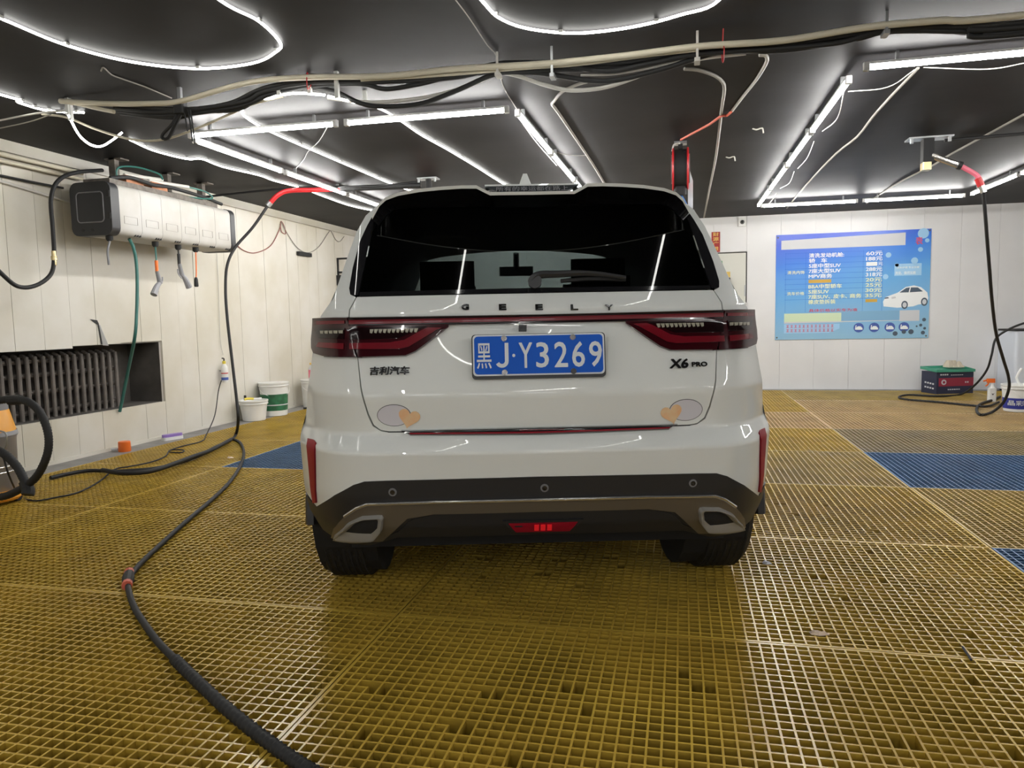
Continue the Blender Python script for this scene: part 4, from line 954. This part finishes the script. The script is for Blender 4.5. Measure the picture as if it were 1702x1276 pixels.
MB().tube([(.19,-.03,.47),(.235,-.02,.45),(.23,-.02,.38),(.205,-.02,.34)],.006,6).build('latch','galv',vac,True)
for t in (.3,1.6,3.2,4.8):
    c,s=math.cos(t),math.sin(t); MB().lathe([(.025,-.018),(.03,0),(.025,.018)],(.2*c,.2*s,.031),12,'x').build('castor','rubber',vac,True)
HY=3.455
def vh(pts): return [at(u,v,1,HY+dy)-vc for u,v,dy in pts]
hs=MB().tube(vh([(-60,668,.02),(-10,666,0),(20,663,0),(45,667,-.02),(65,683,-.03),(78,712,-.04),(81,740,-.05),(74,768,-.06),(58,795,-.05),(30,815,-.04),(0,826,-.02),(-50,828,0)]),lambda t:.022+.0016*math.sin(t*420),10,14).build('suction_hose','rubber',vac,True,60)
MB().tube(vh([(-60,740,.0),(-15,745,0),(8,755,-.01),(28,775,-.02),(40,797,-.03),(46,812,-.04)]),lambda t:.024+.0016*math.sin(t*260),10,14).build('suction_hose','rubber',vac,True,60)
MB().tube(vh([(42,800,-.04),(47,815,-.05),(46,822,-.06)]),.034,10,3).build('floor_nozzle','rubber',vac,True)
MB().tube(vh([(16,665,0),(34,664,0)]),.029,10,0).build('hose_cuff','rubber',vac,True)
# ================================================================ FLOOR HOSES
def G(pts,z): return [fl(u,v,z) for u,v in pts]
# overhead swivel boom over the car with its hose
bk=fl(712,296,ZC); bo=thing('swivel_boom','red and black swivel hose boom on a ceiling bracket over the car','hose boom',(bk.x,bk.y,ZC))
yb=bk.y
def B3(u,v,y=None): return at(u,v,1,yb if y is None else y)-Vector((bk.x,bk.y,ZC))
MB().box((-.10,-.06,-.012),(.10,.06,0)).build('bracket','galv',bo); MB().lathe([(.03,-.14),(.03,-.012)],(0,0,0),12).build('pivot','rubber',bo,True)
for s in (-1,1): MB().tube([(s*.085,-.05,-.012),(s*.085,-.05,-.045)],.012,6,0).build('bracket_bolt','galv',bo)
MB().rbox((-.10,-.04,-.20),(.06,.04,-.13),.02).build('elbow','red',bo)
p0=B3(700,308); p1=B3(566,314); p2=B3(480,317,yb-.15); p3=B3(462,324,yb-.2); p4=B3(450,336,yb-.22)
MB().tube([p0,p1],.028,10,0).build('arm','rubber',bo,True)
MB().tube([p1,p1.lerp(p2,.5),p2,p3,p4],.024,10,4).build('arm_end','red',bo,True); MB().tube([p4,B3(445,342,yb-.23)],.028,10,0).build('ferrule','galv',bo,True)
q0=B3(445,342,yb-.23)+Vector((bk.x,bk.y,ZC))
fb=fl(388,727,.02)
pts=[q0]
for u,v,t in ((420,378,.1),(392,410,.25),(378,440,.4),(375,480,.5),(378,530,.6),(386,600,.75),(393,660,.9),(396,695,.97)):
    y=q0.y+(fb.y-q0.y)*t; pts.append(at(u,v,1,y))
RH=.016
pts+=G([(392,722),(380,733)],.016)+G([(360,742),(330,757),(300,768),(260,778),(200,783),(150,782),(110,788),(84,794)],.018)
cable('pressure_hose','black pressure hose hanging from the overhead boom and bundled along the floor',pts,.0145,'rubber','hose')
cable('pressure_hose','black hose lying twisted beside the boom hose on the floor',G([(384,730),(350,748),(322,758),(290,770),(250,783),(205,786),(170,781)],.045),.017,'rubber','hose')
lh=cable('pressure_hose','long black hose snaking over the yellow grating behind the car, red collars',G([(384,729),(396,733),(403,742),(405,756),(398,777),(380,803),(350,832),(310,866),(270,902),(240,930),(222,950),(213,965),(215,985),(224,1010),(240,1036),(262,1066),(290,1095)],.013),.0125,'rubber','hose')
P=G([(290,1095),(330,1134),(380,1180),(440,1228),(500,1270),(560,1305),(620,1340)],.018)
cable('hose_guard','spiral-wrapped thick black end of the floor hose behind the car',P,lambda t:.0175+.0024*math.sin(t*330),'rubber','hose guard',None,26,8)
a,b_=fl(215,950,.016),fl(211,973,.016); d=(b_-a)
o=thing('hose_joint','bulging hose joint with two red collars on the floor hose','hose joint',(a.x,a.y,0))
MB().tube([Vector((0,0,.016)),d*.5+Vector((0,0,.016)),d+Vector((0,0,.016))],lambda t:.016+.009*math.sin(math.pi*t),10,4).build('sleeve','rubber',o,True)
for t in (0.0,.85): MB().tube([d*t+Vector((0,0,.016)),d*(t+.16)+Vector((0,0,.016))],.021,10,0).build('collar','salmon',o,True)
cable('power_cable','thin black cable from the vacuum cleaner along the floor and up to the hanging bottle',[at(5,757,1,3.44),at(15,790,1,3.46)]+G([(32,822),(55,832),(90,827),(130,818),(165,800),(190,780),(215,775),(250,768),(275,758),(283,748),(305,748),(300,752),(280,750),(300,742),(335,733),(343,722)],.008)+[at(357,690,0,XL+.1),at(363,650,0,XL+.06),at(368,632,0,XL+.05)],.0055,'rubber')
# floor debris
for (u,v),s_,m_,lb_ in (((1360,1054),.03,'paper','crumpled tan scrap lying on the yellow grating'),((1274,937),.02,'pale_print','tiny pale plastic scrap on the yellow grating by the car wheel'),((383,761),.03,'paper','small pale scrap near the blue grating and hose')):
    a=fl(u,v); P=[(a.x+s_*(.7+.6*random.random())*math.cos(t),a.y+.6*s_*(.7+.6*random.random())*math.sin(t),.001) for t in [k*.785 for k in range(8)]]
    b=MB(); b.v=[tuple(p) for p in P]+[(p[0]*.5+a.x*.5,p[1]*.5+a.y*.5,.008+.008*random.random()) for p in P]; b.f=[(i,(i+1)%8,8+(i+1)%8,8+i) for i in range(8)]+[tuple(range(8,16)),tuple(range(8))[::-1]]
    tag(recentre(b.build('paper_scrap',m_)),lb_,'scrap')
a=fl(1494,1062,.004); tag(recentre(MB().tube([fl(1560,1032,.006)+Vector((0,-.3,0)),fl(1600,1075,.006)],.004,5,0).build('wire_scrap','rubber')),'short dark twig of wire on the yellow grating','scrap')
# ================================================================ LEFT-SIDE SMALL THINGS
def bucket(name,label,c,r0,r1,h,m,band=None,bandz=(.25,.8),handle=True,lid=False):
    o=thing(name,label,'bucket',c)
    MB().lathe([(r0-.008,0),(r0,.006),(r1,h-.05),(r1+.012,h-.045),(r1+.012,h-.03),(r1+.004,h-.028),(r1+.014,h-.012),(r1+.014,h),(r1-.002,h),(r1-.004,h-.03 if not lid else h),(.001,h-.03 if not lid else h+.002)],(0,0,0),28).build('body',m,o,True,30)
    if band:
        za,zb_=h*bandz[0],h*bandz[1]; ra=r0+(r1-r0)*bandz[0]/.85; rb=r0+(r1-r0)*bandz[1]/.85
        MB().lathe([(ra+.0015,za),(rb+.0025,zb_)],(0,0,0),28).build('label_band',band,o,True)
    if handle:
        P=[(-(r1+.014),0,h-.06)]+[((r1+.02)*math.cos(t),-(r1+.025)*math.sin(t)*.75,h-.06-.11*math.sin(t)) for t in [math.pi*(1-k/10) for k in range(1,10)]]+[((r1+.014),0,h-.06)]
        hd=MB().tube(P,.003,5,2).build('handle','white_plastic',o,True); hd.rotation_euler=(0,0,.9)
    return o
b1=Vector((-4.765,7.42,0)); bucket('bucket','low white bucket with stained side by the cream wall, yellow cap on it',(b1.x,b1.y,0),.125,.15,.235,'white_plastic',None,handle=False)
sm=thing('spray_bottle','small bottle with black nozzle and yellow collar lying on the low bucket','bottle',(b1.x-.03,b1.y-.02,.235))
MB().lathe([(.014,0),(.014,.05),(.010,.055)],(-.06,0,0),10).build('nozzle','rubber',sm,True); MB().tube([(-.03,-.06,.014),(.0,-.03,.02),(.05,.0,.014)],.014,8,3).build('collar','yellow',sm,True); MB().tube([(.04,0,.013),(.12,.05,.013)],.013,8,0).build('bottle_body','white_plastic',sm,True)
b2=Vector((-4.765,7.86,0)); 
bb_=bucket('bucket','tall white bucket with dark green printed label by the cream wall',(b2.x,b2.y,0),.145,.165,.40,'white_plastic','green',(.17,.66),True,True)
for z in (.13,.17,.215): MB().lathe([(.157,z),(.1575,z+.012)],(0,0,0),28).build('label_line','pale_print',bb_,True)
b3=Vector((-4.72,8.75,0)); bucket('bucket','plain white paint bucket with a bail handle, half hidden by the car',(b3.x,b3.y,0),.14,.155,.36,'white_plastic',None,(0,0),True,True)
bt_=thing('bottle','clear bottle with pink label standing on the plain white bucket','bottle',(b3.x-.01,b3.y-.03,.362))
MB().lathe([(.032,0),(.034,.01),(.034,.14),(.014,.175),(.013,.19)],(0,0,0),16).build('bottle_body','pale_print',bt_,True); MB().lathe([(.0350,.02),(.0350,.125)],(0,0,0),16).build('label','pink',bt_,True); MB().lathe([(.015,.19),(.015,.215)],(0,0,0),12).build('cap','gold',bt_,True)
a=fl(470,684); tag(recentre(MB().tube([(b3.x+.02,b3.y-.32,.012),(b3.x+.12,b3.y-.2,.012),(b3.x+.3,b3.y-.05,.012)],.012,6,2).build('squeegee_stick','rubber')),'dark stick lying on the floor beside the plain white bucket','stick')
hb=at(374,632,0,XL+.06); o=thing('hanging_bottle','white cleaner bottle with yellow cap hanging on the cream wall beside the boom hose','bottle',hb)
MB().lathe([(.028,-.02),(.036,0),(.037,.05),(.033,.075),(.038,.10),(.036,.15),(.016,.185)],(0,0,0),16).build('bottle_body','white_plastic',o,True)
MB().lathe([(.0378,.005),(.0378,.035)],(0,0,0),16).build('label','icon',o,True); MB().lathe([(.0365,.075),(.0385,.085)],(0,0,0),16).build('rubber_band','red',o,True)
MB().lathe([(.018,.18),(.018,.21),(.012,.215)],(0,0,0),12).build('cap','yellow',o,True); MB().tube([(0,0,.21),(0,0,.24),(-.0,-.03,.245)],.008,6,2).build('spout','rubber',o,True)
MB().box((-.06,-.006,.10),(-.036,.006,.115)).build('wall_hook','galv',o)
oc=fl(221,752); o=thing('plastic_cap','bright orange plastic cap on the concrete strip by the cream wall','cap',(-4.80,oc.y+.05,0))
MB().lathe([(.05,0),(.052,.005),(.05,.085),(.046,.09),(.001,.09)],(0,0,0),16).build('cap_body','orange2',o,True); MB().tube([(-.05,-.02,.02),(-.11,-.03,.02)],.012,8,0).build('nozzle','pale_print',o,True)
bc=fl(280,733); o=thing('scrub_brush','purple and white scrubbing brush on the concrete strip','brush',(-4.81,bc.y+.1,0),1.2)
MB().rbox((-.10,-.035,0),(.10,.035,.03),.02).build('bristles','white_plastic',o); MB().rbox((-.10,-.032,.03),(.10,.032,.055),.03).build('handle','purple',o)
bk2=thing('wall_bracket','black steel wall bracket frame on the cream wall beside the car roof pillar','wall bracket',(XL,10.05,1.62))
MB().box((0,-.015,0),(.02,.015,.42)).build('upright','rubber',bk2)
for z,l in ((.40,.45),(.20,.40)): MB().box((0,-.015,z),(l,.015,z+.025)).build('rail','rubber',bk2)
MB().box((0,-.05,.02),(.12,.05,.17)).build('box','rubber',bk2)
# ================================================================ BACK WALL THINGS
def W(u,v,d=0): return at(u,v,1,YB-d)
px0,px1,pz0,pz1=1.33,3.345,.72,2.215
po=thing('price_poster','blue car wash price list poster with white car picture on the back wall','poster',((px0+px1)/2,YB,pz0))
pw2=(px1-px0)/2; phh=pz1-pz0
MB().box((-pw2,-.012,0),(pw2,0,phh)).build('poster_board','poster',po)
def pq(pts,m,name,dep=.0135):   # flat print, poster fraction coordinates (0..1 across, 0..1 up)
    return MB().prism([Vector((-pw2+a*2*pw2,-dep,c*phh)) for a,c in pts],(0,.0012,0)).build(name,m,po)
def pt(body,a,c,wd,ht,m,name='text_line',dep=.0145,b=.01): return put_text(name,body,wd*2*pw2,ht*phh,m,(-pw2+a*2*pw2,-dep,c*phh),(1,0,0),(0,0,1),po,.0008,b)
pq([(.035,.86),(.84,.86),(.84,.975),(.035,.945)],'pale_print','title_band'); pt('表',.925,.895,.045,.07,'red_print',b=.02)
rows=[('清洗发动机舱:',.22,.23,'60元','white_print'),('轿   车',.22,.12,'188元','white_print'),('5座中型SUV',.22,.21,None,'white_print'),('7座大型SUV',.22,.21,'288元','white_print'),('MPV商务',.22,.155,'318元','white_print'),(None,.22,.15,'20元','cream_print'),('BBA中型轿车',.22,.22,'25元','cream_print'),('5座SUV',.22,.135,'30元','cream_print'),('7座SUV、',.22,.145,'35元','cream_print'),('橡皮垫拆装',.22,.18,None,'cream_print')]
for i,(t,x0,wd,pr,m) in enumerate(rows):
    c=.795-.0487*i
    if t: pt(t,x0+wd/2,c,wd,.043,m,b=.02)
    else: pq([(x0,c-.016),(x0+.15,c-.016),(x0+.15,c+.016),(x0,c+.016)],'amber_print','price_patch')
    if pr: pt(pr,.645,c,.105,.040,m,b=.02)
    elif i==2: pq([(.595,c-.018),(.665,c-.018),(.665,c+.018),(.595,c+.018)],'white_print','price_patch'); pt('元',.685,c,.03,.033,m)
    else: pq([(.595,c-.014),(.67,c-.014),(.67,c+.014),(.595,c+.014)],'amber_print','price_patch')
    pq([(.06,c+.0235),(.70,c+.0235),(.70,c+.0255),(.06,c+.0255)],'plate_blue','rule_line',.0125)
for a in (.065,.20,.575,.70): pq([(a,.26),(a+.0012,.26),(a+.0012,.83),(a,.83)],'plate_blue','rule_line',.0125)
pt('皮卡、',.43,.795-.0487*8,.09,.043,'cream_print',b=.02); pt('商务',.53,.795-.0487*8,.075,.043,'cream_print',b=.02)
pt('清洗内饰',.135,.64,.115,.033,'cream_print'); pt('洗车价格',.135,.44,.115,.033,'cream_print')
pt('具体价格以实车为准',.385,.275,.32,.03,'red_print')
pq([(.06,.17),(.44,.17),(.44,.25),(.06,.25)],'lime_print','note_band'); pq([(.44,.17),(.815,.17),(.815,.26),(.44,.26)],'sky_print','note_band'); pq([(.815,.16),(.94,.16),(.94,.26),(.815,.26)],'pale_print','note_band')
pq([(.06,.155),(.815,.165),(.815,.17),(.06,.17)],'pale_print','note_band')
pq([(.06,.06),(.36,.06),(.43,.10),(.43,.145),(.06,.15)],'bubble','note_band')
for z_,wd in ((.125,.34),(.085,.30)):
    for i in range(12):
        if i*.027<wd:
            x=.075+i*.027
            for (dx,dz,w_,h_) in ((0,.011,.019,.004),(.002,-.002,.015,.004),(0,-.013,.019,.004),(.008,-.013,.003,.026)): pq([(x+dx,z_+dz),(x+dx+w_,z_+dz),(x+dx+w_,z_+dz+h_),(x+dx,z_+dz+h_)],'red_print','tiny_glyph',.0145)
for i,a in enumerate((.555,.655,.755,.845)):
    ic=pq([(a+.034*math.cos(t),.105+.045*math.sin(t)) for t in [k*.3927 for k in range(16)]],'icon','round_icon')
    pq([(a-.02,.085),(a+.025,.085),(a+.025,.10),(a+.012,.118),(a-.006,.118),(a-.02,.10)],'white_print','icon_car',.0148); pq([(a-.024,.088),(a-.018,.088),(a-.014,.128),(a-.02,.128)],'white_print','icon_person',.0148)
for a,c,r in ((.95,.96,.035),(.975,.895,.014),(.735,.775,.018),(.90,.715,.022),(.935,.815,.016),(.72,.575,.018),(.79,.68,.012)): pq([(a+r*math.cos(t),c+r*1.35*math.sin(t)) for t in [k*.3927 for k in range(16)]],'bubble','bubble')
for a,c,r in ((.79,.045,.016),(.89,.06,.017),(.845,.06,.014),(.95,.12,.010),(.97,.17,.012),(.965,.05,.013),(.975,.09,.009),(.925,.11,.006)): pq([(a+r*math.cos(t),c+r*1.35*math.sin(t)) for t in [k*.3927 for k in range(16)]],'dot','dark_dot',.0142)
pq([(.775,.58),(.945,.58),(.945,.69),(.775,.69)],'bubble','slogan_box'); pt('洗车护理 专业快捷',.86,.655,.14,.018,'white_print'); pt('洗完、焕然如新',.845,.605,.13,.03,'white_print')
carp=[(.712,.30),(.708,.345),(.722,.385),(.76,.405),(.80,.425),(.85,.475),(.90,.488),(.945,.47),(.985,.42),(.992,.37),(.985,.32),(.93,.31),(.90,.295),(.80,.285)]
pq(carp,'white_print','car_picture',.0145); pq([(.81,.425),(.852,.466),(.875,.47),(.868,.425)],'dot','picture_glass',.0152); pq([(.875,.425),(.882,.47),(.925,.468),(.958,.43)],'dot','picture_glass',.0152)
for a,c in ((.845,.31),(.968,.335)):
    pq([(a+.021*math.cos(t),c+.038*math.sin(t)) for t in [k*.3927 for k in range(16)]],'dot','picture_wheel',.0152); pq([(a+.013*math.cos(t),c+.024*math.sin(t)) for t in [k*.3927 for k in range(16)]],'pale_print','picture_rim',.0158)
pq([(.715,.37),(.745,.375),(.74,.385),(.722,.383)],'dot','picture_grille',.0152); pq([(.76,.385),(.785,.39),(.79,.375),(.762,.368)],'pale_print','picture_lamp',.0152)
for a,c in ((.012,.975),(.988,.985),(.012,.02),(.985,.02)): pq([(a+.006*math.cos(t),c+.008*math.sin(t)) for t in [k*.785 for k in range(8)]],'rust','pin',.016)
bn=thing('couplet_banner','narrow red paper banner with gold characters above the door','banner',(.50,YB,2.01))
MB().box((-.065,-.010,0),(.055,-.004,.29)).build('paper','banner',bn)
for i,ch in enumerate('财源广进'): put_text('gold_character',ch,.085,.056,'gold',(-.005,-.011,.255-i*.068),(1,0,0),(0,0,1),bn,.001,.02)
sn=thing('door_sign','green outlined sign sheet on the pale door','sign',(.50,YB-.004,1.78))
MB().box((-.08,-.003,-.01),(.09,0,.10)).build('sheet','door',sn)
for a,b_ in (((-.08,0),(.09,.012)),((-.08,.088),(.09,.10)),((.078,0),(.09,.10)),((-.08,0),(-.068,.10))): MB().box((a[0],-.005,a[1]),(b_[0],-.002,b_[1])).build('frame_line','green_line',sn)
sn=thing('door_sign','yellow notice with a black base stuck on the pale door','sign',(.60,YB-.004,1.58))
MB().box((-.14,-.004,.06),(.10,0,.14)).build('yellow_sheet','yellow_print',sn); MB().box((-.06,-.004,.0),(.10,0,.055)).build('black_sheet','navy',sn); MB().box((-.0,-.006,.015),(.08,-.003,.04)).build('white_patch','pale_print',sn)
kb=thing('latch_set','small pale door latch on the pale door edge','latch',(DX1-.02,YB-.006,1.22)); MB().rbox((-.03,-.02,-.05),(.03,0,.05),.01).build('plate','silver',kb); MB().tube([(0,-.02,0),(0,-.06,0),(-.06,-.06,0)],.01,6,2).build('lever','silver',kb,True)
P=[W(u,v,.10) for u,v in ((1192,446),(1199,456),(1214,462),(1209,488),(1200,496),(1188,490))]
bg=recentre(MB().prism(P,(0,.06,0)).build('cloth_bag','cloth_black')); tag(bg,'black cloth bag hanging on the pale door','bag')
MB().tube([(0,.06,.22),(0,.10,.25)],.005,5,0).build('strap','cloth_black',bg)
cc=thing('security_camera','white dome security camera at the top of the back wall','camera',(.86,YB,2.42))
MB().rbox((-.06,-.05,-.06),(.06,0,.08),.02).build('body','white_plastic',cc,True); MB().lathe([(.001,-.085),(.02,-.08),(.032,-.05)],(0,0,0),14,'y').build('lens','black_gloss',cc,True)
# ================================================================ RIGHT-SIDE THINGS
ca=fl(1556,655); cr=fl(1617,653); d=(cr-ca); d.z=0; L_=d.length; ang=math.atan2(d.y,d.x)
bx_=thing('carton','dark navy carton with red band and open green tray on top, below the price poster','carton',(ca.x,ca.y,0),ang)
BL,BD,BHh=max(.5,L_),.30,.29
MB().box((0,0,0),(BL,BD,BHh)).build('box','navy',bx_)
MB().box((.03,-.003,.10),(BL-.0,0,.21)).build('red_band','maroon',bx_); MB().lathe([(.035,0),(.035,-.003)],(.10,-.003,.155),16,'y').build('emblem','pale_print',bx_); MB().lathe([(.018,0),(.018,-.002)],(.10,-.006,.155),12,'y').build('emblem_core','maroon',bx_)
for x0,wd,z,hh_ in ((.05,.13,.245,.018),(.2,.18,.243,.008),(.16,.2,.05,.014),(.4,.06,.14,.02)):
    for q in range(max(2,int(wd/.03))): MB().box((x0+q*.03,-.0035,z),(x0+q*.03+.02,0,z+hh_)).build('tiny_glyph','pale_print',bx_)
for z in (.06,.12): 
    for q in range(4): MB().box((-.0035,.05+q*.05,z+q*.004),(0,.05+q*.05+.03,z+.02+q*.004)).build('tiny_glyph','pale_print',bx_)
tv=[(-.02,-.02,BHh),(BL+.01,-.02,BHh-.005),(BL+.03,BD,BHh+.03),(-.01,BD+.02,BHh+.025)]
t_=MB(); t_.v=[(x,y,z+.0) for x,y,z in tv]+[(x,y,z+.035) for x,y,z in tv]+[(x*.92+.02,y*.92+.012,z+.035) for x,y,z in tv]+[(x*.92+.02,y*.92+.012,z+.008) for x,y,z in tv]
t_.f=[(3,2,1,0)]+[(i,(i+1)%4,4+(i+1)%4,4+i) for i in range(4)]+[(4+i,4+(i+1)%4,8+(i+1)%4,8+i) for i in range(4)]+[(8+i,8+(i+1)%4,12+(i+1)%4,12+i) for i in range(4)]+[(12,13,14,15)]
t_.build('tray','tray',bx_)
rg=thing('rag','crumpled beige rag lying on the green carton tray','rag',(ca.x+.62*d.x-.02,ca.y+.62*d.y+.14,BHh+.04))
b=MB(); rr_=random.Random(5)
for i in range(3): b.lathe([(.001,.0),(.05+.03*rr_.random(),.01),(.04+.03*rr_.random(),.04),(.015+.02*rr_.random(),.07+.03*rr_.random()),(.001,.09)],((i-1)*.06,rr_.random()*.04,0),7)
b.build('folds','cloth',rg)
sp=fl(1648,667); o=thing('spray_bottle','white spray bottle with an orange-red trigger by the blue-band bucket','bottle',(sp.x,sp.y,0))
MB().rbox((-.045,-.03,0),(.045,.03,.16),.02).build('bottle_body','white_plastic',o,True); MB().lathe([(.035,.16),(.018,.185),(.017,.22)],(0,0,0),14).build('neck','white_plastic',o,True)
MB().rbox((-.06,-.016,.225),(.03,.016,.275),.012).build('trigger_head','orange2',o,True); MB().tube([(-.06,0,.255),(-.095,0,.245)],.01,8,0).build('nozzle','orange2',o,True); MB().tube([(-.035,0,.23),(-.05,0,.2),(-.07,0,.185)],.008,6,3).build('trigger','orange2',o,True)
MB().prism([Vector((-.015,-.0315,.10)),Vector((0,-.0315,.075)),Vector((.018,-.0315,.105)),Vector((.002,-.0315,.095))],(0,.0015,0)).build('label_mark','ink',o)
bR=fl(1692,683); bRo=bucket('bucket','white bucket with a royal blue printed band by the washing machine',(bR.x,bR.y,0),.135,.155,.29,'white_plastic','royal',(.12,.52),True,False)
dv=Vector((-bR.x,-bR.y,0)).normalized(); sd=Vector((-dv.y,dv.x,0)); 
me=text_mesh('晶彩6',.20,.055,.002,.02)
for v in me.vertices:
    t=v.co.x/.147; c_=dv*math.cos(t)*.1495+sd*math.sin(t)*.1495; v.co=(c_.x,c_.y,.10+v.co.y)
me.materials.clear(); me.materials.append(M['white_print']); link('band_lettering',me,bRo)
MB().tube([(.02,.0,.27),(-.02,.02,.36),(.03,.03,.46)],.012,7,2).build('stir_stick','white_plastic',bRo,True)
wm=thing('washing_machine','pale blue-white washing machine against the back wall, dark lid edge','washing machine',(4.20,10.62,0))
MB().rbox((0,0,.03),(.62,.55,.81),.03).build('cabinet','machine',wm); MB().rbox((-.01,-.005,.81),(.63,.555,.835),.03).build('lid','gap',wm); MB().box((.22,-.004,.66),(.5,0,.77)).build('panel_sticker','icon',wm); MB().box((.24,-.006,.68),(.48,-.003,.72)).build('sticker_text','pale_print',wm)
for x,y in ((.05,.05),(.57,.05),(.05,.5),(.57,.5)): MB().lathe([(.025,0),(.025,.03)],(x,y,0),8).build('foot','rubber',wm)
tag(recentre(MB().tube([(4.40,10.8,.857),(4.62,10.85,.857)],.022,8,0).build('wood_roller','cream_print')),'pale rounded handle lying on the washing machine lid','handle')
# boom on the right with its hanging hose
bk=fl(1543,229,ZC); yb=bk.y
bo=thing('swivel_boom','clear and red hose boom on a ceiling bracket on the poster side','hose boom',(bk.x,bk.y,ZC))
MB().box((-.16,-.07,-.012),(.17,.07,0)).build('bracket','galv',bo); MB().box((-.045,-.04,-.20),(.035,.04,-.012)).build('pivot','rubber',bo)
for s in (-1,1): MB().tube([(s*.14,-.06,-.012),(s*.14,-.06,-.05)],.014,6,0).build('bracket_bolt','galv',bo)
MB().rbox((-.045,-.045,-.26),(.02,.045,-.20),.01).build('brass_elbow','brass',bo)
def B4(u,v): return at(u,v,1,yb-.02)-Vector((bk.x,bk.y,ZC))
MB().tube([B4(1548,258),B4(1595,275)],.026,10,0).build('arm','silver',bo,True); MB().tube([B4(1592,274),B4(1598,276)],.034,10,0).build('clamp','rubber',bo,True)
MB().tube([B4(1597,276),B4(1622,290),B4(1628,300)],.020,10,3).build('arm_end','pink',bo,True); MB().tube([B4(1625,296),B4(1631,309)],.028,10,0).build('joint','red',bo,True); MB().tube([B4(1631,309),B4(1635,320)],.024,10,0).build('ferrule','silver',bo,True)
h0=at(1635,321,1,yb-.02); e_=fl(1676,650,.02)
pts=[h0]
for u,v,t in ((1638,360,.05),(1641,400,.12),(1645,450,.25),(1649,500,.4),(1656,555,.6),(1668,598,.75),(1676,625,.85),(1677,645,.92)): pts.append(at(u,v,1,h0.y+(8.56-h0.y)*t))
pts+=[at(1668,668,1,8.56)]+G([(1650,684),(1630,689),(1623,680),(1630,671),(1648,665)],.016)+[fl(1662,659,.016)]
cable('pressure_hose','black hose hanging from the poster-side boom and coiling by the blue-band bucket',pts,.0145,'rubber','hose')
pts=[at(1720,535,1,9.6),at(1702,537,1,9.6),at(1675,548,1,9.6),at(1655,563,1,9.6),at(1648,590,1,9.6),at(1640,615,1,9.7),at(1620,640,1,9.85)]+G([(1597,655),(1560,658),(1510,656),(1494,660),(1510,664),(1560,668),(1610,673),(1640,675),(1660,668)],.016)
cable('pressure_hose','black hose looping out on the floor in front of the carton',pts,.0125,'rubber','hose')
cable('pipe','black straight feed pipe under the ceiling to the poster-side boom',[(bk.x+.12,bk.y,ZC-.03),(bk.x+.9,bk.y-.02,ZC-.02),(XR,bk.y-.05,ZC-.02)],.014,'rubber','pipe',None,0)
bkl=fl(712,296,ZC); cable('pipe','black feed pipe under the ceiling to the boom over the car',[(bkl.x-.08,bkl.y,ZC-.03),(bkl.x-.6,bkl.y-.03,ZC-.05),(bkl.x-1.4,bkl.y-.05,ZC-.02),(XL+.04,bkl.y-.1,ZC-.06)],.012,'rubber','pipe',None,4)
# hanging hose reel
rp=fl(1131,236,ZC); rl=thing('hose_reel','black and red hanging hose reel on the ceiling behind the car roof','hose reel',(rp.x,rp.y,ZC))
k_=rp.y/1213*1.02
MB().box((-.05,-.04,-.02),(.05,.04,0)).build('bracket','galv',rl); MB().box((-.018,-.03,-.06),(.018,.03,-.02)).build('swivel','rubber',rl)
zc_=-.215; R_=.165
MB().lathe([(R_*.93,-.052),(R_*.93,.052)],(0,0,zc_),28,'x').build('drum','rubber',rl,True)
for s in (-1,1):
    MB().lathe([(R_,-.008),(R_*1.03,0),(R_,.008)],(s*.058,0,zc_),28,'x').build('rim','red',rl,True)
    MB().lathe([(R_*.7,-.006),(R_*.7,.006)],(s*.068,0,zc_),24,'x').build('side_cover','grey_plastic',rl,True)
MB().tube([(0.0,-.05,-.02),(-.05,-.06,-.03),(-.065,-.05,-.08)],.007,6,4).build('inlet','conduit_w',rl,True)
MB().rbox((-.05,-.06,zc_-R_-.05),(.05,.04,zc_-R_+.02),.02).build('outlet_guide','rubber',rl)
MB().tube([(.0,-.02,zc_-R_-.04),(.03,-.02,zc_-R_-.10),(.07,-.02,zc_-R_-.2),(.075,-.02,zc_-R_-.35),(.06,0,zc_-R_-.5)],.011,8).build('air_hose','blue_hose',rl,True)
MB().prism([Vector((.075,.0,zc_-.02)),Vector((.10,.0,zc_-.10)),Vector((.10,.0,zc_-.32)),Vector((.06,.0,zc_-.32)),Vector((.06,.0,zc_-.05))],(0,.03,0)).build('mount_plate','pale_print',rl)
tag(recentre(MB().tube([at(1698,352,1,9.3),at(1694,366,1,9.3),at(1702,374,1,9.3)],.03,8,3).build('wall_fitting','brass')),'brassy pipe fitting near the washing machine side of the back wall','fitting') if False else None
